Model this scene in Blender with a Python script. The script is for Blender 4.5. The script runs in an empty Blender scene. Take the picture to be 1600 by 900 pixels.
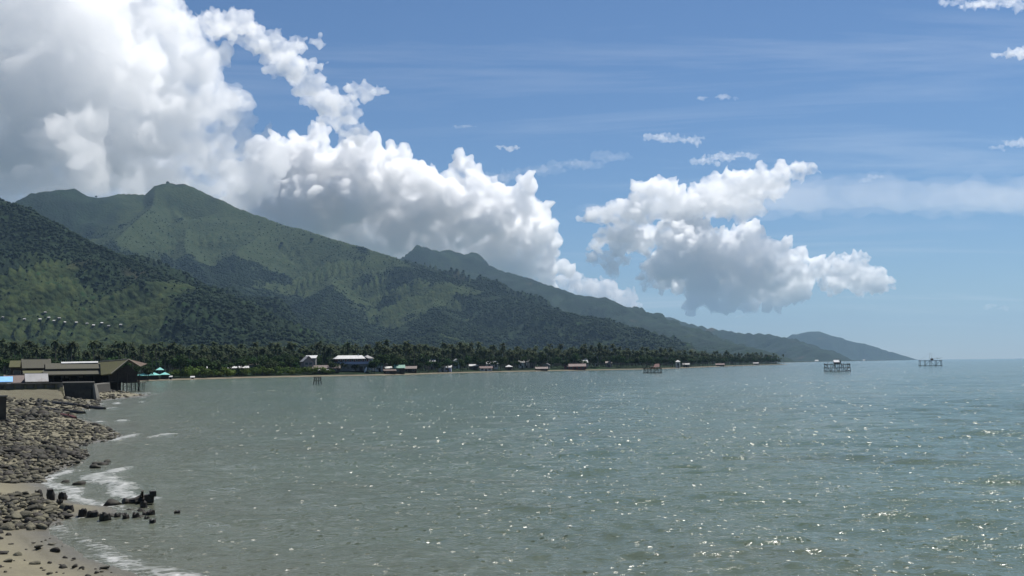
import bpy, bmesh, math, random
import numpy as np
from mathutils import Vector, Matrix

random.seed(11)
rng = np.random.default_rng(7)
SC = bpy.context.scene
COL = SC.collection
R = math.radians

# ------------------------------------------------------------------ camera
FOCAL = 1715.0                      # in pixels of a 1600 pixel wide frame
EYE = 5.0                           # metres above the water
PITCH, ROLL = R(3.99), R(0.70)
_F0 = np.array([0.0, math.cos(PITCH), math.sin(PITCH)])
_R0 = np.array([1.0, 0.0, 0.0])
_U0 = np.array([0.0, -math.sin(PITCH), math.cos(PITCH)])
CF = _F0
CU = _U0 * math.cos(ROLL) + _R0 * math.sin(ROLL)
CR = _R0 * math.cos(ROLL) - _U0 * math.sin(ROLL)
cam_data = bpy.data.cameras.new('camera')
cam_data.sensor_width = 36.0
cam_data.lens = 36.0 * FOCAL / 1600.0
cam_data.clip_start = 0.5
cam_data.clip_end = 120000.0
cam = bpy.data.objects.new('camera', cam_data)
COL.objects.link(cam)
cam.matrix_world = Matrix(((CR[0], CU[0], -CF[0], 0), (CR[1], CU[1], -CF[1], 0), (CR[2], CU[2], -CF[2], EYE), (0, 0, 0, 1)))
SC.camera = cam

# ------------------------------------------------------------------ sky, sun, exposure
SUN_EL, SUN_AZ = 61.0, 42.0         # degrees; azimuth clockwise from +Y (view direction)
world = bpy.data.worlds.new('World')
SC.world = world
world.use_nodes = True
SKY_STRENGTH = 0.062
sun_data = bpy.data.lights.new('sun', 'SUN')
sun_data.energy = 5.0
sun_data.angle = R(0.53)
sun_data.color = (1.0, 0.955, 0.89)
sun = bpy.data.objects.new('sun', sun_data)
COL.objects.link(sun)
sun.location = (0, 0, 60)
SUN_DIR = Vector((math.sin(R(SUN_AZ)) * math.cos(R(SUN_EL)), math.cos(R(SUN_AZ)) * math.cos(R(SUN_EL)), math.sin(R(SUN_EL))))
sun.rotation_euler = SUN_DIR.to_track_quat('Z', 'Y').to_euler()
SC.view_settings.view_transform = 'Standard'
SC.view_settings.look = 'None'
SC.view_settings.gamma = 1.0
SC.view_settings.use_curve_mapping = False
SC.view_settings.exposure = 0.42
SC.cycles.use_denoising = True
SC.cycles.max_bounces = 18
SC.cycles.volume_bounces = 18
SC.cycles.diffuse_bounces = 3
SC.cycles.glossy_bounces = 3
SC.cycles.transparent_max_bounces = 16
SC.cycles.sample_clamp_indirect = 6.0
SC.cycles.sample_clamp_direct = 0.0


def build_world():
    nt = world.node_tree
    nt.nodes.clear()
    N = nt.nodes.new
    L = nt.links.new
    out = N('ShaderNodeOutputWorld')
    bg = N('ShaderNodeBackground')
    bg.inputs['Strength'].default_value = SKY_STRENGTH
    sky = N('ShaderNodeTexSky')
    sky.sky_type = 'NISHITA'
    sky.sun_disc = False
    sky.sun_elevation = R(SUN_EL)
    sky.sun_rotation = R(SUN_AZ)
    sky.altitude = 0.0
    sky.air_density = 1.0
    sky.dust_density = 0.0
    sky.ozone_density = 10.0
    # thin high cirrus: streaks on a flat sheet high above, found by dividing the view direction by its height
    tc = N('ShaderNodeTexCoord')
    sep = N('ShaderNodeSeparateXYZ')
    L(tc.outputs['Generated'], sep.inputs[0])
    mx = N('ShaderNodeMath'); mx.operation = 'ADD'; mx.inputs[1].default_value = 0.09
    ab = N('ShaderNodeMath'); ab.operation = 'ABSOLUTE'
    L(sep.outputs['Z'], ab.inputs[0]); L(ab.outputs[0], mx.inputs[0])
    du = N('ShaderNodeMath'); du.operation = 'DIVIDE'
    dv = N('ShaderNodeMath'); dv.operation = 'DIVIDE'
    L(sep.outputs['X'], du.inputs[0]); L(mx.outputs[0], du.inputs[1])
    L(sep.outputs['Y'], dv.inputs[0]); L(mx.outputs[0], dv.inputs[1])
    cmb = N('ShaderNodeCombineXYZ')
    L(du.outputs[0], cmb.inputs[0]); L(dv.outputs[0], cmb.inputs[1])
    mp = N('ShaderNodeMapping')
    mp.inputs['Rotation'].default_value = (0, 0, R(14))
    mp.inputs['Scale'].default_value = (0.42, 1.5, 1.0)
    mp.inputs['Location'].default_value = (3.1, 0.35, 0.0)
    L(cmb.outputs[0], mp.inputs[0])
    n1 = N('ShaderNodeTexNoise'); n1.inputs['Scale'].default_value = 1.1; n1.inputs['Detail'].default_value = 9.0
    n1.inputs['Roughness'].default_value = 0.62; n1.inputs['Distortion'].default_value = 0.7
    L(mp.outputs[0], n1.inputs['Vector'])
    n2 = N('ShaderNodeTexNoise'); n2.inputs['Scale'].default_value = 0.55; n2.inputs['Detail'].default_value = 3.0
    L(mp.outputs[0], n2.inputs['Vector'])
    r1 = N('ShaderNodeMapRange'); r1.inputs[1].default_value = 0.50; r1.inputs[2].default_value = 0.82
    r2 = N('ShaderNodeMapRange'); r2.inputs[1].default_value = 0.40; r2.inputs[2].default_value = 0.66
    L(n1.outputs['Fac'], r1.inputs[0]); L(n2.outputs['Fac'], r2.inputs[0])
    mu = N('ShaderNodeMath'); mu.operation = 'MULTIPLY'
    L(r1.outputs[0], mu.inputs[0]); L(r2.outputs[0], mu.inputs[1])
    mu2 = N('ShaderNodeMath'); mu2.operation = 'MULTIPLY'; mu2.inputs[1].default_value = 0.42; mu2.use_clamp = True
    L(mu.outputs[0], mu2.inputs[0])
    mix = N('ShaderNodeMixRGB')
    mix.inputs['Color2'].default_value = (11.5, 12.0, 12.6, 1)
    L(mu2.outputs[0], mix.inputs['Fac']); L(sky.outputs[0], mix.inputs['Color1'])
    L(mix.outputs[0], bg.inputs['Color'])
    L(bg.outputs[0], out.inputs['Surface'])


build_world()

# ------------------------------------------------------------------ helpers
def ray(px, py):
    d = CF * FOCAL + CR * (px - 800.0) + CU * (450.0 - py)
    return d / math.hypot(d[0], d[1])          # unit horizontal length


def far_point(px, py, dist):
    """A point of the place seen towards (px, py) and dist metres off along the ground."""
    return ray(px, py) * dist + np.array([0, 0, EYE])


def on_water(px, py, z=0.0):
    d = ray(px, py)
    t = (z - EYE) / d[2]
    return d * t + np.array([0, 0, EYE])


def heading(px):
    """Ground direction towards picture column px on the horizon."""
    d = ray(px, 569.5 - (px - 800) * 0.0122)
    return d[:2]


def tag(o, label=None, cat=None, group=None, kind=None):
    if label: o['label'] = label
    if cat: o['category'] = cat
    if group: o['group'] = group
    if kind: o['kind'] = kind
    return o


def mesh_np(name, verts, faces, smooth=True):
    """faces: (n,3) or (n,4) int array"""
    me = bpy.data.meshes.new(name)
    verts = np.asarray(verts, dtype=np.float32)
    faces = np.asarray(faces, dtype=np.int32)
    k = faces.shape[1]
    me.vertices.add(len(verts)); me.vertices.foreach_set('co', verts.ravel())
    me.loops.add(faces.size); me.loops.foreach_set('vertex_index', faces.ravel())
    me.polygons.add(len(faces))
    me.polygons.foreach_set('loop_start', np.arange(0, faces.size, k, dtype=np.int32))
    me.polygons.foreach_set('loop_total', np.full(len(faces), k, dtype=np.int32))
    me.update(calc_edges=True)
    if smooth:
        me.polygons.foreach_set('use_smooth', np.ones(len(faces), dtype=bool))
    return me


def link(name, me, mat=None, parent=None, loc=None, rz=0.0, scale=None):
    o = bpy.data.objects.new(name, me)
    COL.objects.link(o)
    if mat is not None and me is not None and len(me.materials) == 0:
        me.materials.append(mat)
    if parent is not None: o.parent = parent
    if loc is not None: o.location = tuple(float(v) for v in loc)
    if rz: o.rotation_euler = (0, 0, rz)
    if scale is not None: o.scale = (scale,) * 3 if not hasattr(scale, '__len__') else scale
    return o


def _hash(ix, iy, iz, seed):
    h = (ix.astype(np.int64) * 374761393 + iy.astype(np.int64) * 668265263 + iz.astype(np.int64) * 2147483647 + seed * 1274126177) & 0xFFFFFFFF
    h = ((h ^ (h >> 13)) * 1274126177) & 0xFFFFFFFF
    h = ((h ^ (h >> 16)) * 2246822519) & 0xFFFFFFFF
    return (h ^ (h >> 15)) & 0xFFFF


def vnoise(x, y, z=None, seed=0):
    """Smooth value noise in -1..1"""
    if z is None: z = np.zeros_like(x)
    fx, fy, fz = np.floor(x), np.floor(y), np.floor(z)
    tx, ty, tz = x - fx, y - fy, z - fz
    tx = tx * tx * tx * (tx * (tx * 6 - 15) + 10); ty = ty * ty * ty * (ty * (ty * 6 - 15) + 10); tz = tz * tz * (3 - 2 * tz)
    ix, iy, iz = fx.astype(np.int64), fy.astype(np.int64), fz.astype(np.int64)
    def H(a, b, c): return _hash(ix + a, iy + b, iz + c, seed) / 32767.5 - 1.0
    def plane(c):
        a = H(0, 0, c) * (1 - tx) + H(1, 0, c) * tx
        b = H(0, 1, c) * (1 - tx) + H(1, 1, c) * tx
        return a * (1 - ty) + b * ty
    p0 = plane(0)
    if not np.any(tz): return p0
    return p0 * (1 - tz) + plane(1) * tz


def fbm(x, y, z=None, octv=5, seed=0, gain=0.5, ridged=False):
    s = 0.0; a = 1.0; tot = 0.0; f = 1.0
    for i in range(octv):
        n = vnoise(x * f, y * f, None if z is None else z * f, seed + 17 * i)
        if ridged: n = 1.0 - 2.0 * np.abs(n)
        s = s + a * n; tot += a; a *= gain; f *= 2.03
    return s / tot


def smooth01(t):
    t = np.clip(t, 0, 1)
    return t * t * (3 - 2 * t)


def poly_distance(px, py, pts, values=None):
    """Distance from points to a polyline; optionally interpolated per-vertex values and arc position."""
    pts = np.asarray(pts, float)
    best = np.full(px.shape, 1e18); arc = np.zeros(px.shape)
    vals = None if values is None else [np.zeros(px.shape) for _ in values]
    s0 = 0.0
    for i in range(len(pts) - 1):
        a, b = pts[i, :2], pts[i + 1, :2]
        ab = b - a; l2 = max(float(ab @ ab), 1e-9); ln = math.sqrt(l2)
        t = np.clip(((px - a[0]) * ab[0] + (py - a[1]) * ab[1]) / l2, 0, 1)
        d = np.hypot(px - a[0] - t * ab[0], py - a[1] - t * ab[1])
        m = d < best
        best = np.where(m, d, best); arc = np.where(m, s0 + t * ln, arc)
        if vals is not None:
            for k, v in enumerate(values):
                vals[k] = np.where(m, v[i] * (1 - t) + v[i + 1] * t, vals[k])
        s0 += ln
    return (best, arc) if vals is None else (best, arc, vals)


def inside_poly(px, py, poly):
    c = np.zeros(px.shape, bool)
    n = len(poly)
    for i in range(n):
        x0, y0 = poly[i][:2]; x1, y1 = poly[(i + 1) % n][:2]
        if y0 == y1: continue
        m = ((y0 > py) != (y1 > py)) & (px < (x1 - x0) * (py - y0) / (y1 - y0) + x0)
        c ^= m
    return c


def attribute(me, name, values):
    a = me.attributes.new(name, 'FLOAT', 'POINT')
    a.data.foreach_set('value', np.asarray(values, dtype=np.float32))



_ico = {}
def ico(sub):
    if sub not in _ico:
        bm = bmesh.new(); bmesh.ops.create_icosphere(bm, subdivisions=sub, radius=1.0)
        bm.verts.index_update()
        v = np.array([w.co[:] for w in bm.verts]); f = np.array([[w.index for w in q.verts] for q in bm.faces])
        bm.free(); _ico[sub] = (v, f)
    return _ico[sub]


# ------------------------------------------------------------------ materials
class NT:
    """Small helper to write node trees in one line per node."""
    def __init__(self, name):
        self.m = bpy.data.materials.new(name); self.m.use_nodes = True
        self.t = self.m.node_tree; self.t.nodes.clear()
        self.out = self.t.nodes.new('ShaderNodeOutputMaterial')
    def n(self, kind, **kw):
        nd = self.t.nodes.new('ShaderNode' + kind)
        for k, v in kw.items():
            if hasattr(nd, k) and not k[0].isupper(): setattr(nd, k, v)
        return nd
    def l(self, a, b): self.t.links.new(a, b)
    def put(self, sock, v):
        if hasattr(v, 'is_linked'): self.l(v, sock)
        else: sock.default_value = v
    def noise(self, scale, detail=4.0, rough=0.55, vec=None, dist=0.0, which='Fac'):
        nd = self.n('TexNoise'); nd.inputs['Scale'].default_value = scale; nd.inputs['Detail'].default_value = detail
        nd.inputs['Roughness'].default_value = rough; nd.inputs['Distortion'].default_value = dist
        if vec is not None: self.l(vec, nd.inputs['Vector'])
        return nd.outputs[which]
    def voro(self, scale, vec=None, feature='F1', which='Distance', rnd=1.0):
        nd = self.n('TexVoronoi'); nd.feature = feature; nd.inputs['Scale'].default_value = scale
        nd.inputs['Randomness'].default_value = rnd
        if vec is not None: self.l(vec, nd.inputs['Vector'])
        return nd.outputs[which]
    def coords(self, which='Object'): return self.n('TexCoord').outputs[which]
    def world_pos(self): return self.n('NewGeometry').outputs['Position']
    def mapping(self, vec, scale=(1, 1, 1), rot=(0, 0, 0), loc=(0, 0, 0)):
        nd = self.n('Mapping'); nd.inputs['Scale'].default_value = scale; nd.inputs['Rotation'].default_value = rot; nd.inputs['Location'].default_value = loc
        self.l(vec, nd.inputs[0]); return nd.outputs[0]
    def ramp(self, fac, stops):
        nd = self.n('ValToRGB'); e = nd.color_ramp.elements
        while len(e) < len(stops): e.new(0.5)
        for el, (p, c) in zip(e, stops):
            el.position = p; el.color = (*c, 1) if len(c) == 3 else c
        self.put(nd.inputs[0], fac); return nd.outputs['Color']
    def rng(self, v, a, b, c=0.0, d=1.0):
        nd = self.n('MapRange'); self.put(nd.inputs[0], v)
        for i, q in enumerate((a, b, c, d)): nd.inputs[i + 1].default_value = q
        return nd.outputs[0]
    def math(self, op, a, b=None, clamp=False):
        nd = self.n('Math'); nd.operation = op; nd.use_clamp = clamp
        self.put(nd.inputs[0], a)
        if b is not None: self.put(nd.inputs[1], b)
        return nd.outputs[0]
    def mix(self, fac, a, b, mode='MIX'):
        nd = self.n('MixRGB'); nd.blend_type = mode
        self.put(nd.inputs[0], fac)
        for s, v in ((nd.inputs[1], a), (nd.inputs[2], b)):
            if isinstance(v, tuple): s.default_value = (*v, 1) if len(v) == 3 else v
            else: self.l(v, s)
        return nd.outputs[0]
    def attr(self, name):
        nd = self.n('Attribute'); nd.attribute_name = name; return nd.outputs['Fac']
    def rand(self): return self.n('ObjectInfo').outputs['Random']
    def bump(self, height, strength=0.5, dist=0.1, normal=None):
        nd = self.n('Bump'); nd.inputs['Strength'].default_value = strength; nd.inputs['Distance'].default_value = dist
        self.l(height, nd.inputs['Height'])
        if normal is not None: self.l(normal, nd.inputs['Normal'])
        return nd.outputs[0]
    def surface(self, color, rough=0.8, normal=None, spec=0.3, **kw):
        b = self.n('BsdfPrincipled')
        if isinstance(color, tuple): b.inputs['Base Color'].default_value = (*color, 1)
        else: self.l(color, b.inputs['Base Color'])
        self.put(b.inputs['Roughness'], rough)
        b.inputs['Specular IOR Level'].default_value = spec
        if normal is not None: self.l(normal, b.inputs['Normal'])
        for k, v in kw.items(): self.put(b.inputs[k], v)
        self.l(b.outputs[0], self.out.inputs['Surface'])
        return b

# ------------------------------------------------------------------ shoreline (pixels of the photograph put on the water level)
NEAR_SHORE_PX = [(330, 960), (262, 920), (213, 899), (180, 888), (137, 873), (100, 850), (80, 836), (74, 826), (84, 820), (110, 811), (150, 808), (186, 803), (190, 797), (170, 793), (127, 790), (95, 777), (71, 760),
    (66, 751), (72, 746), (100, 735), (122, 724), (134, 714), (140, 708), (128, 703), (118, 699), (150, 692), (180, 687), (191, 682), (184, 675), (168, 668),
    (150, 661), (128, 656), (114, 651), (108, 645), (120, 641), (152, 637), (160, 634), (146, 630), (150, 627), (188, 623), (234, 618.5), (218, 616), (196, 613.5), (172, 612), (150, 610)]
near_shore = [on_water(x, y)[:2] for x, y in NEAR_SHORE_PX]
HOUSE_SHORE = [heading(130) * 285, heading(120) * 330, heading(150) * 420]
FAR_SHORE_PX = [(215, 480), (235, 492), (300, 520), (380, 560), (480, 590), (540, 600), (600, 612), (660, 650), (720, 714), (800, 770), (880, 816), (1000, 870), (1060, 974), (1130, 1300), (1190, 1600),
    (1229, 1750), (1231, 1850), (1200, 2300), (1180, 3000), (1210, 4000), (1280, 6000), (1345, 8500), (1400, 11000), (1414, 12000), (1425, 14000), (1441, 15500), (1443, 16600), (1420, 18500), (1300, 21000)]
far_shore = [heading(x) * d for x, d in FAR_SHORE_PX]
SHORE = [np.array(p) for p in near_shore + HOUSE_SHORE + far_shore]
LAND_POLY = [np.array([-20.0, -60.0]), np.array([2.0, 0.0])] [:1] + [np.array([-7.0, 5.0])] + SHORE + [np.array([-24000.0, 21000.0]), np.array([-24000.0, -60.0])]
SHORE_LINE = [np.array([-20.0, -60.0]), np.array([-7.0, 5.0])] + SHORE


def shore_signed(x, y, near_only=False):
    pts = SHORE_LINE[:len(near_shore) + 5] if near_only else SHORE_LINE
    d, _ = poly_distance(x, y, pts)
    return np.where(inside_poly(x, y, LAND_POLY), d, -d)


# ------------------------------------------------------------------ hills: ridges with spurs and gullies
RIDGES = [
    # crest points (px, py, distance), foot width factor, gully strength
    ([(-420, 262, 3400), (-200, 285, 3100), (-60, 300, 3000), (0, 309, 2950), (60, 327, 2850), (120, 362, 2700), (200, 400, 2550), (280, 431, 2400), (360, 462, 2250), (440, 497, 2120), (540, 528, 2000), (660, 552, 1900)], 1.75, 1.0),
    ([(-300, 330, 7200), (-60, 318, 6900), (20, 314, 6700), (80, 316, 6500), (130, 318, 6300), (190, 303, 6100), (232, 298, 6000), (248, 287, 6000), (268, 285, 6000), (300, 291, 5950), (340, 309, 5850), (390, 332, 5700),
      (430, 345, 5600), (480, 360, 5450), (540, 379, 5250), (620, 400, 5000), (700, 424, 4750), (780, 449, 4500), (860, 476, 4200), (940, 508, 3800), (1020, 540, 3300), (1080, 558, 2900)], 1.75, 1.0),
    ([(262, 288, 5980), (232, 318, 5500), (200, 345, 5150), (172, 372, 4800), (150, 400, 4500), (140, 430, 4200)], 1.25, 0.6),
    ([(262, 290, 5980), (290, 335, 5500), (310, 385, 4950), (330, 430, 4400)], 1.0, 0.6),
    ([(400, 338, 5650), (385, 372, 5150), (372, 405, 4700), (352, 440, 4250), (330, 475, 3800)], 1.3, 0.6),
    ([(540, 380, 5250), (520, 420, 4700), (500, 455, 4200), (480, 490, 3700), (470, 520, 3200)], 1.35, 0.6),
    ([(700, 425, 4750), (690, 460, 4300), (680, 495, 3800), (660, 525, 3200)], 1.35, 0.6),
    ([(520, 420, 9000), (600, 402, 8600), (628, 397, 8500), (655, 390, 8400), (690, 389, 8300), (720, 396, 8200), (765, 413, 8050), (820, 432, 7850), (870, 448, 7700), (900, 459, 7600), (945, 463, 7500), (970, 472, 7400),
      (1000, 488, 7200), (1060, 508, 6700), (1120, 528, 6100), (1190, 548, 5400)], 1.75, 0.9),
    ([(870, 449, 7700), (880, 475, 7000), (900, 500, 6200), (930, 520, 5400)], 1.3, 0.6),
    ([(900, 480, 11200), (1003, 487, 10800), (1030, 489, 10700), (1060, 497, 10500), (1100, 509, 10200), (1140, 517, 9900), (1185, 520, 9700), (1215, 527, 9500), (1245, 536, 9000), (1300, 552, 8300)], 1.75, 0.7),
    ([(1150, 532, 15600), (1225, 529, 15500), (1248, 522, 15400), (1268, 519, 15400), (1290, 520, 15400), (1320, 526, 15400), (1345, 533, 15400), (1370, 539, 15400), (1395, 547, 15400), (1420, 555, 15400), (1438, 561, 15400)], 1.5, 0.5),
]
# how far the spurs and trees on a crest stand above its own line, taken off the crest height again
CREST_DROP = {0: ([-420, 0, 60, 120, 200, 280, 360, 440, 540, 660], [12, 12, 7, 9, 12, 22, 28, 38, 32, 12]),
              1: ([-300, 20, 130, 190, 232, 262, 300, 340, 390, 430, 480, 540, 620, 780, 1080], [34, 44, 54, 13, 19, 14, 9, 11, 14, 16, 12, 10, 11, 8, 2]),
              7: ([520, 655, 690, 720, 765, 820, 870, 945, 1000, 1190], [10, 15, 9, 11, 16, 11, 7, 5, 9, 4]), 9: ([900, 1003, 1060, 1140, 1300], [8, 9, 7, 4, 0]),
              2: ([140, 262], [20, 30]), 3: ([262, 330], [30, 20]), 4: ([330, 400], [18, 24]), 5: ([470, 540], [16, 24]), 6: ([660, 700], [12, 18]), 8: ([870, 930], [12, 8])}
RIDGES3 = []
for k, (pts, w, g) in enumerate(RIDGES):
    dr = CREST_DROP.get(k, ([0, 1], [0, 0]))
    RIDGES3.append((np.array([far_point(p[0], p[1] + float(np.interp(p[0], *dr)), p[2]) for p in pts]), w, g))


def hill_height(x, y):
    sd = shore_signed(x, y)
    r = np.hypot(x, y)
    plain = np.where(sd > 0, 0.25 + 2.2 * smooth01(sd / 25.0) + 0.014 * np.clip(sd - 40, 0, None) + 1.2 * fbm(x / 90, y / 90, None, 3, 4) * smooth01(sd / 60), -3.0 * smooth01(-sd / 30))
    h = plain.copy()
    wx = x + 110 * fbm(x / 900, y / 900, None, 2, 71); wy = y + 110 * fbm(x / 900, y / 900, None, 2, 72)
    crest = np.ones_like(x)
    for k, (P, w, g) in enumerate(RIDGES3):
        d, arc, (zc,) = poly_distance(wx, wy, P, [P[:, 2]])
        zc = np.maximum(zc, 3.0)
        W = zc * w * 1.55 + 60
        t = np.clip(d / W, 0, 1)
        crest = np.minimum(crest, smooth01(d / 260.0 - 0.1))
        prof = (1 - t) ** 1.35
        gl = fbm(arc / (zc * 0.75 + 90) + k * 13.7, d / (zc * 2.6 + 200), None, 4, 200 + k, 0.55, ridged=True)
        gmask = smooth01(t / 0.22) * smooth01((1 - t) / 0.3)
        hh = zc * (prof + g * 0.33 * gl * gmask)
        h = np.where(d < W, np.maximum(h, plain + (hh - 6) * smooth01((W - d) / (0.12 * W) + 0.0) * (hh > 6)), h)
    big = np.clip((h - plain) / 60.0, 0, 1)
    h = h + big * (38 * fbm(x / 620, y / 620, None, 3, 88, 0.5, ridged=True) * np.clip((h - plain) / 300.0, 0, 1) * crest + 20 * (0.25 + 0.75 * crest) * fbm(x / 190, y / 190, None, 4, 90, 0.55, ridged=True) + 5 * fbm(x / 45, y / 45, None, 3, 95))
    land = smooth01((sd - 10) / 80)
    return np.where(sd > 0, plain * (1 - land) + h * land, plain)


HILL_AZ =  np.radians(np.concatenate([np.linspace(-62, -31, 50)[:-1], np.linspace(-31, 25.5, 620)]))
HILL_R = np.concatenate([np.geomspace(330, 2000, 130)[:-1], np.geomspace(2000, 9500, 330)[:-1], np.geomspace(9500, 20500, 90)])


def build_hills():
    A, Rr = np.meshgrid(HILL_AZ, HILL_R)
    X = Rr * np.sin(A); Y = Rr * np.cos(A)
    Z = hill_height(X, Y)
    n, m = A.shape
    idx = np.arange(n * m).reshape(n, m)
    F = np.stack([idx[:-1, :-1], idx[:-1, 1:], idx[1:, 1:], idx[1:, :-1]], -1).reshape(-1, 4)
    zf = Z.ravel()[F].max(axis=1)
    F = F[zf > -2.5]
    me = mesh_np('hills', np.stack([X, Y, Z], -1).reshape(-1, 3), F)
    return X, Y, Z, me


# open grassland on the slopes: where the hillsides have been cleared
CLEARINGS = [(205, 345, 5300, 420, 300), (300, 355, 5500, 500, 350), (420, 358, 5450, 420, 260), (350, 400, 4800, 350, 260), (480, 385, 5200, 380, 240), (560, 400, 5000, 380, 200), (250, 325, 5800, 350, 260),
             (60, 430, 2300, 260, 260), (130, 460, 2000, 330, 240), (200, 500, 1750, 300, 200), (30, 480, 1800, 300, 240), (120, 395, 2600, 180, 160), (640, 440, 4600, 300, 160), (700, 450, 4400, 260, 150), (330, 480, 3500, 350, 200),
             (260, 420, 2450, 160, 120), (1010, 545, 3100, 250, 150), (600, 500, 3600, 260, 200), (-100, 420, 2300, 300, 300)]


def grass_mask(x, y, z):
    g = 0.95 * fbm(x / 420, y / 420, None, 5, 500, 0.58) - 0.20
    for px, py, d, r1, r2 in CLEARINGS:
        c = heading(px) * d
        u = heading(px)
        al = (x - c[0]) * u[0] + (y - c[1]) * u[1]; ac = (x - c[0]) * -u[1] + (y - c[1]) * u[0]
        g = g + 0.34 * np.exp(-(al / (r1 * 1.3)) ** 2 - (ac / r1) ** 2)
    g = g - 0.42 * smooth01((3400 - np.hypot(x, y)) / 500)
    g = g + 0.35 * fbm(x / 70, y / 70, None, 4, 505)
    return smooth01((g - 0.10) / 0.42) * smooth01((z - 12) / 25)


HX, HY, HZ, hills_mesh = build_hills()
attribute(hills_mesh, 'grass', grass_mask(HX, HY, HZ).ravel())

t = NT('hill_vegetation')
wp = t.world_pos()
n_big = t.noise(0.0016, 6, 0.62, wp)
n_mid = t.noise(0.009, 5, 0.6, wp)
n_fine = t.noise(0.06, 4, 0.65, wp)
cells = t.voro(0.085, wp)
forest = t.mix(t.rng(cells, 0.1, 0.8), (0.008, 0.018, 0.008), (0.0035, 0.009, 0.0055))
forest = t.mix(t.rng(n_mid, 0.35, 0.65), forest, t.mix(0.5, forest, (0.018, 0.038, 0.013)))
grass = t.mix(t.rng(n_fine, 0.35, 0.7), (0.017, 0.032, 0.010), (0.038, 0.050, 0.015))
gmask = t.math('MULTIPLY', t.attr('grass'), t.rng(n_fine, 0.25, 0.5, 0.55, 1.0))
col = t.mix(gmask, forest, grass)
# shrubs and lone trees dotting the grass
dots = t.rng(t.voro(0.04, wp), 0.16, 0.28, 1.0, 0.0)
col = t.mix(t.math('MULTIPLY', dots, t.rng(n_mid, 0.4, 0.55)), col, (0.014, 0.036, 0.011))
# a few bare earth patches
col = t.mix(t.math('MULTIPLY', t.rng(t.noise(0.004, 3, 0.5, t.mapping(wp, loc=(77, 31, 5))), 0.68, 0.74), 0.3), col, (0.12, 0.085, 0.05))
sep = t.n('SeparateXYZ'); t.l(wp, sep.inputs[0])
shore_sand = t.rng(sep.outputs['Z'], 0.42, 0.70, 1.0, 0.0)
col = t.mix(shore_sand, col, t.mix(n_fine, (0.20, 0.17, 0.12), (0.10, 0.09, 0.07)))
bmp = t.bump(t.math('ADD', t.math('MULTIPLY', cells, -1.0), n_fine), 0.8, 4.0)
t.surface(col, 0.95, bmp, 0.1)
HILLMAT = t.m
hills = tag(link('hills', hills_mesh, HILLMAT), kind='structure')

# ------------------------------------------------------------------ water
def build_water():
    dense = np.radians(np.linspace(-34, 34, 420))
    az = np.concatenate([np.radians(np.linspace(-180, -36, 60))[:-1], dense, np.radians(np.linspace(36, 180, 60))[1:]])
    rr = np.concatenate([np.geomspace(3.0, 16, 20)[:-1], np.geomspace(16, 160, 460)[:-1], np.geomspace(160, 900, 230)[:-1], np.geomspace(900, 30000, 60)])
    A, Rr = np.meshgrid(az, rr)
    X = Rr * np.sin(A); Y = Rr * np.cos(A)
    sp = np.gradient(rr)[:, None] * np.ones_like(A)
    rg = np.random.default_rng(5)
    Z = np.zeros_like(X)
    wind = R(205)                                      # waves run towards the beach
    gust = 0.75 + 0.45 * fbm(X / 38, Y / 60, None, 3, 300)
    wx = X + 1.2 * fbm(X / 7, Y / 7, None, 2, 310); wy = Y + 1.2 * fbm(X / 7, Y / 7, None, 2, 311)
    for i in range(46):
        lam = 0.55 * (16 / 0.55) ** ((i + rg.uniform(0, 1)) / 46)
        spread = 0.75 if lam < 4 else 0.4
        th = wind + rg.normal() * spread
        amp = 0.0066 * lam ** 0.80 * rg.uniform(0.5, 1.2)
        if lam > 3: amp *= 0.6
        k = 2 * math.pi / lam
        ph = k * (wx * math.sin(th) + wy * math.cos(th)) + rg.uniform(0, 6.28)
        fade = smooth01((lam / sp - 2.5) / 3.0)
        s = np.sin(ph)
        Z += amp * gust * fade * (s + 0.28 * np.cos(2 * ph))
    near = Rr < 420
    sd = np.full(X.shape, -500.0)
    sd[near] = shore_signed(X[near], Y[near], True)
    calm = smooth01((-sd - 0.2) / 7.0)
    Z *= 0.25 + 0.75 * calm
    # low breakers rolling in parallel to the beach
    wob = 1.1 * fbm(X / 5, Y / 5, None, 3, 320)
    off = -sd + wob
    along = fbm(X / 9, Y / 9, None, 2, 330)
    foam = np.zeros_like(X)
    for c, hgt, wid in ((0.7, 0.05, 0.5), (3.0, 0.13, 0.7), (6.6, 0.15, 0.9)):
        lim = np.clip((along - {0.7: 0.08, 3.0: 0.24, 6.6: 0.44}[c]) * 5, 0, 1)
        g = np.exp(-((off - c) / wid) ** 2) * (Rr < 240)
        Z += hgt * g * (0.35 + 0.65 * lim)
        foam = np.maximum(foam, np.exp(-((off - c + 0.35 * wid) / (wid * (1.15 if c < 4 else 0.55))) ** 2) * lim * (Rr < 300))
    foam = np.maximum(foam, np.exp(-(np.clip(-sd, 0, None) / 0.32) ** 2) * (sd > -3) * 0.65 * smooth01((along + 0.1) * 2))
    shallow = np.exp(-np.clip(-sd, 0, None) / 16.0) * (Rr < 420)
    n, m = A.shape
    idx = np.arange(n * m).reshape(n, m)
    F = np.stack([idx[:-1, :-1], idx[:-1, 1:], idx[1:, 1:], idx[1:, :-1]], -1).reshape(-1, 4)
    inner = sd.ravel()[F].max(axis=1) < 6.0            # stop a little way in under the sand
    F = F[inner]
    me = mesh_np('sea', np.stack([X, Y, Z], -1).reshape(-1, 3), F)
    attribute(me, 'foam', foam.ravel()); attribute(me, 'shallow', shallow.ravel())
    return me


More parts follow.
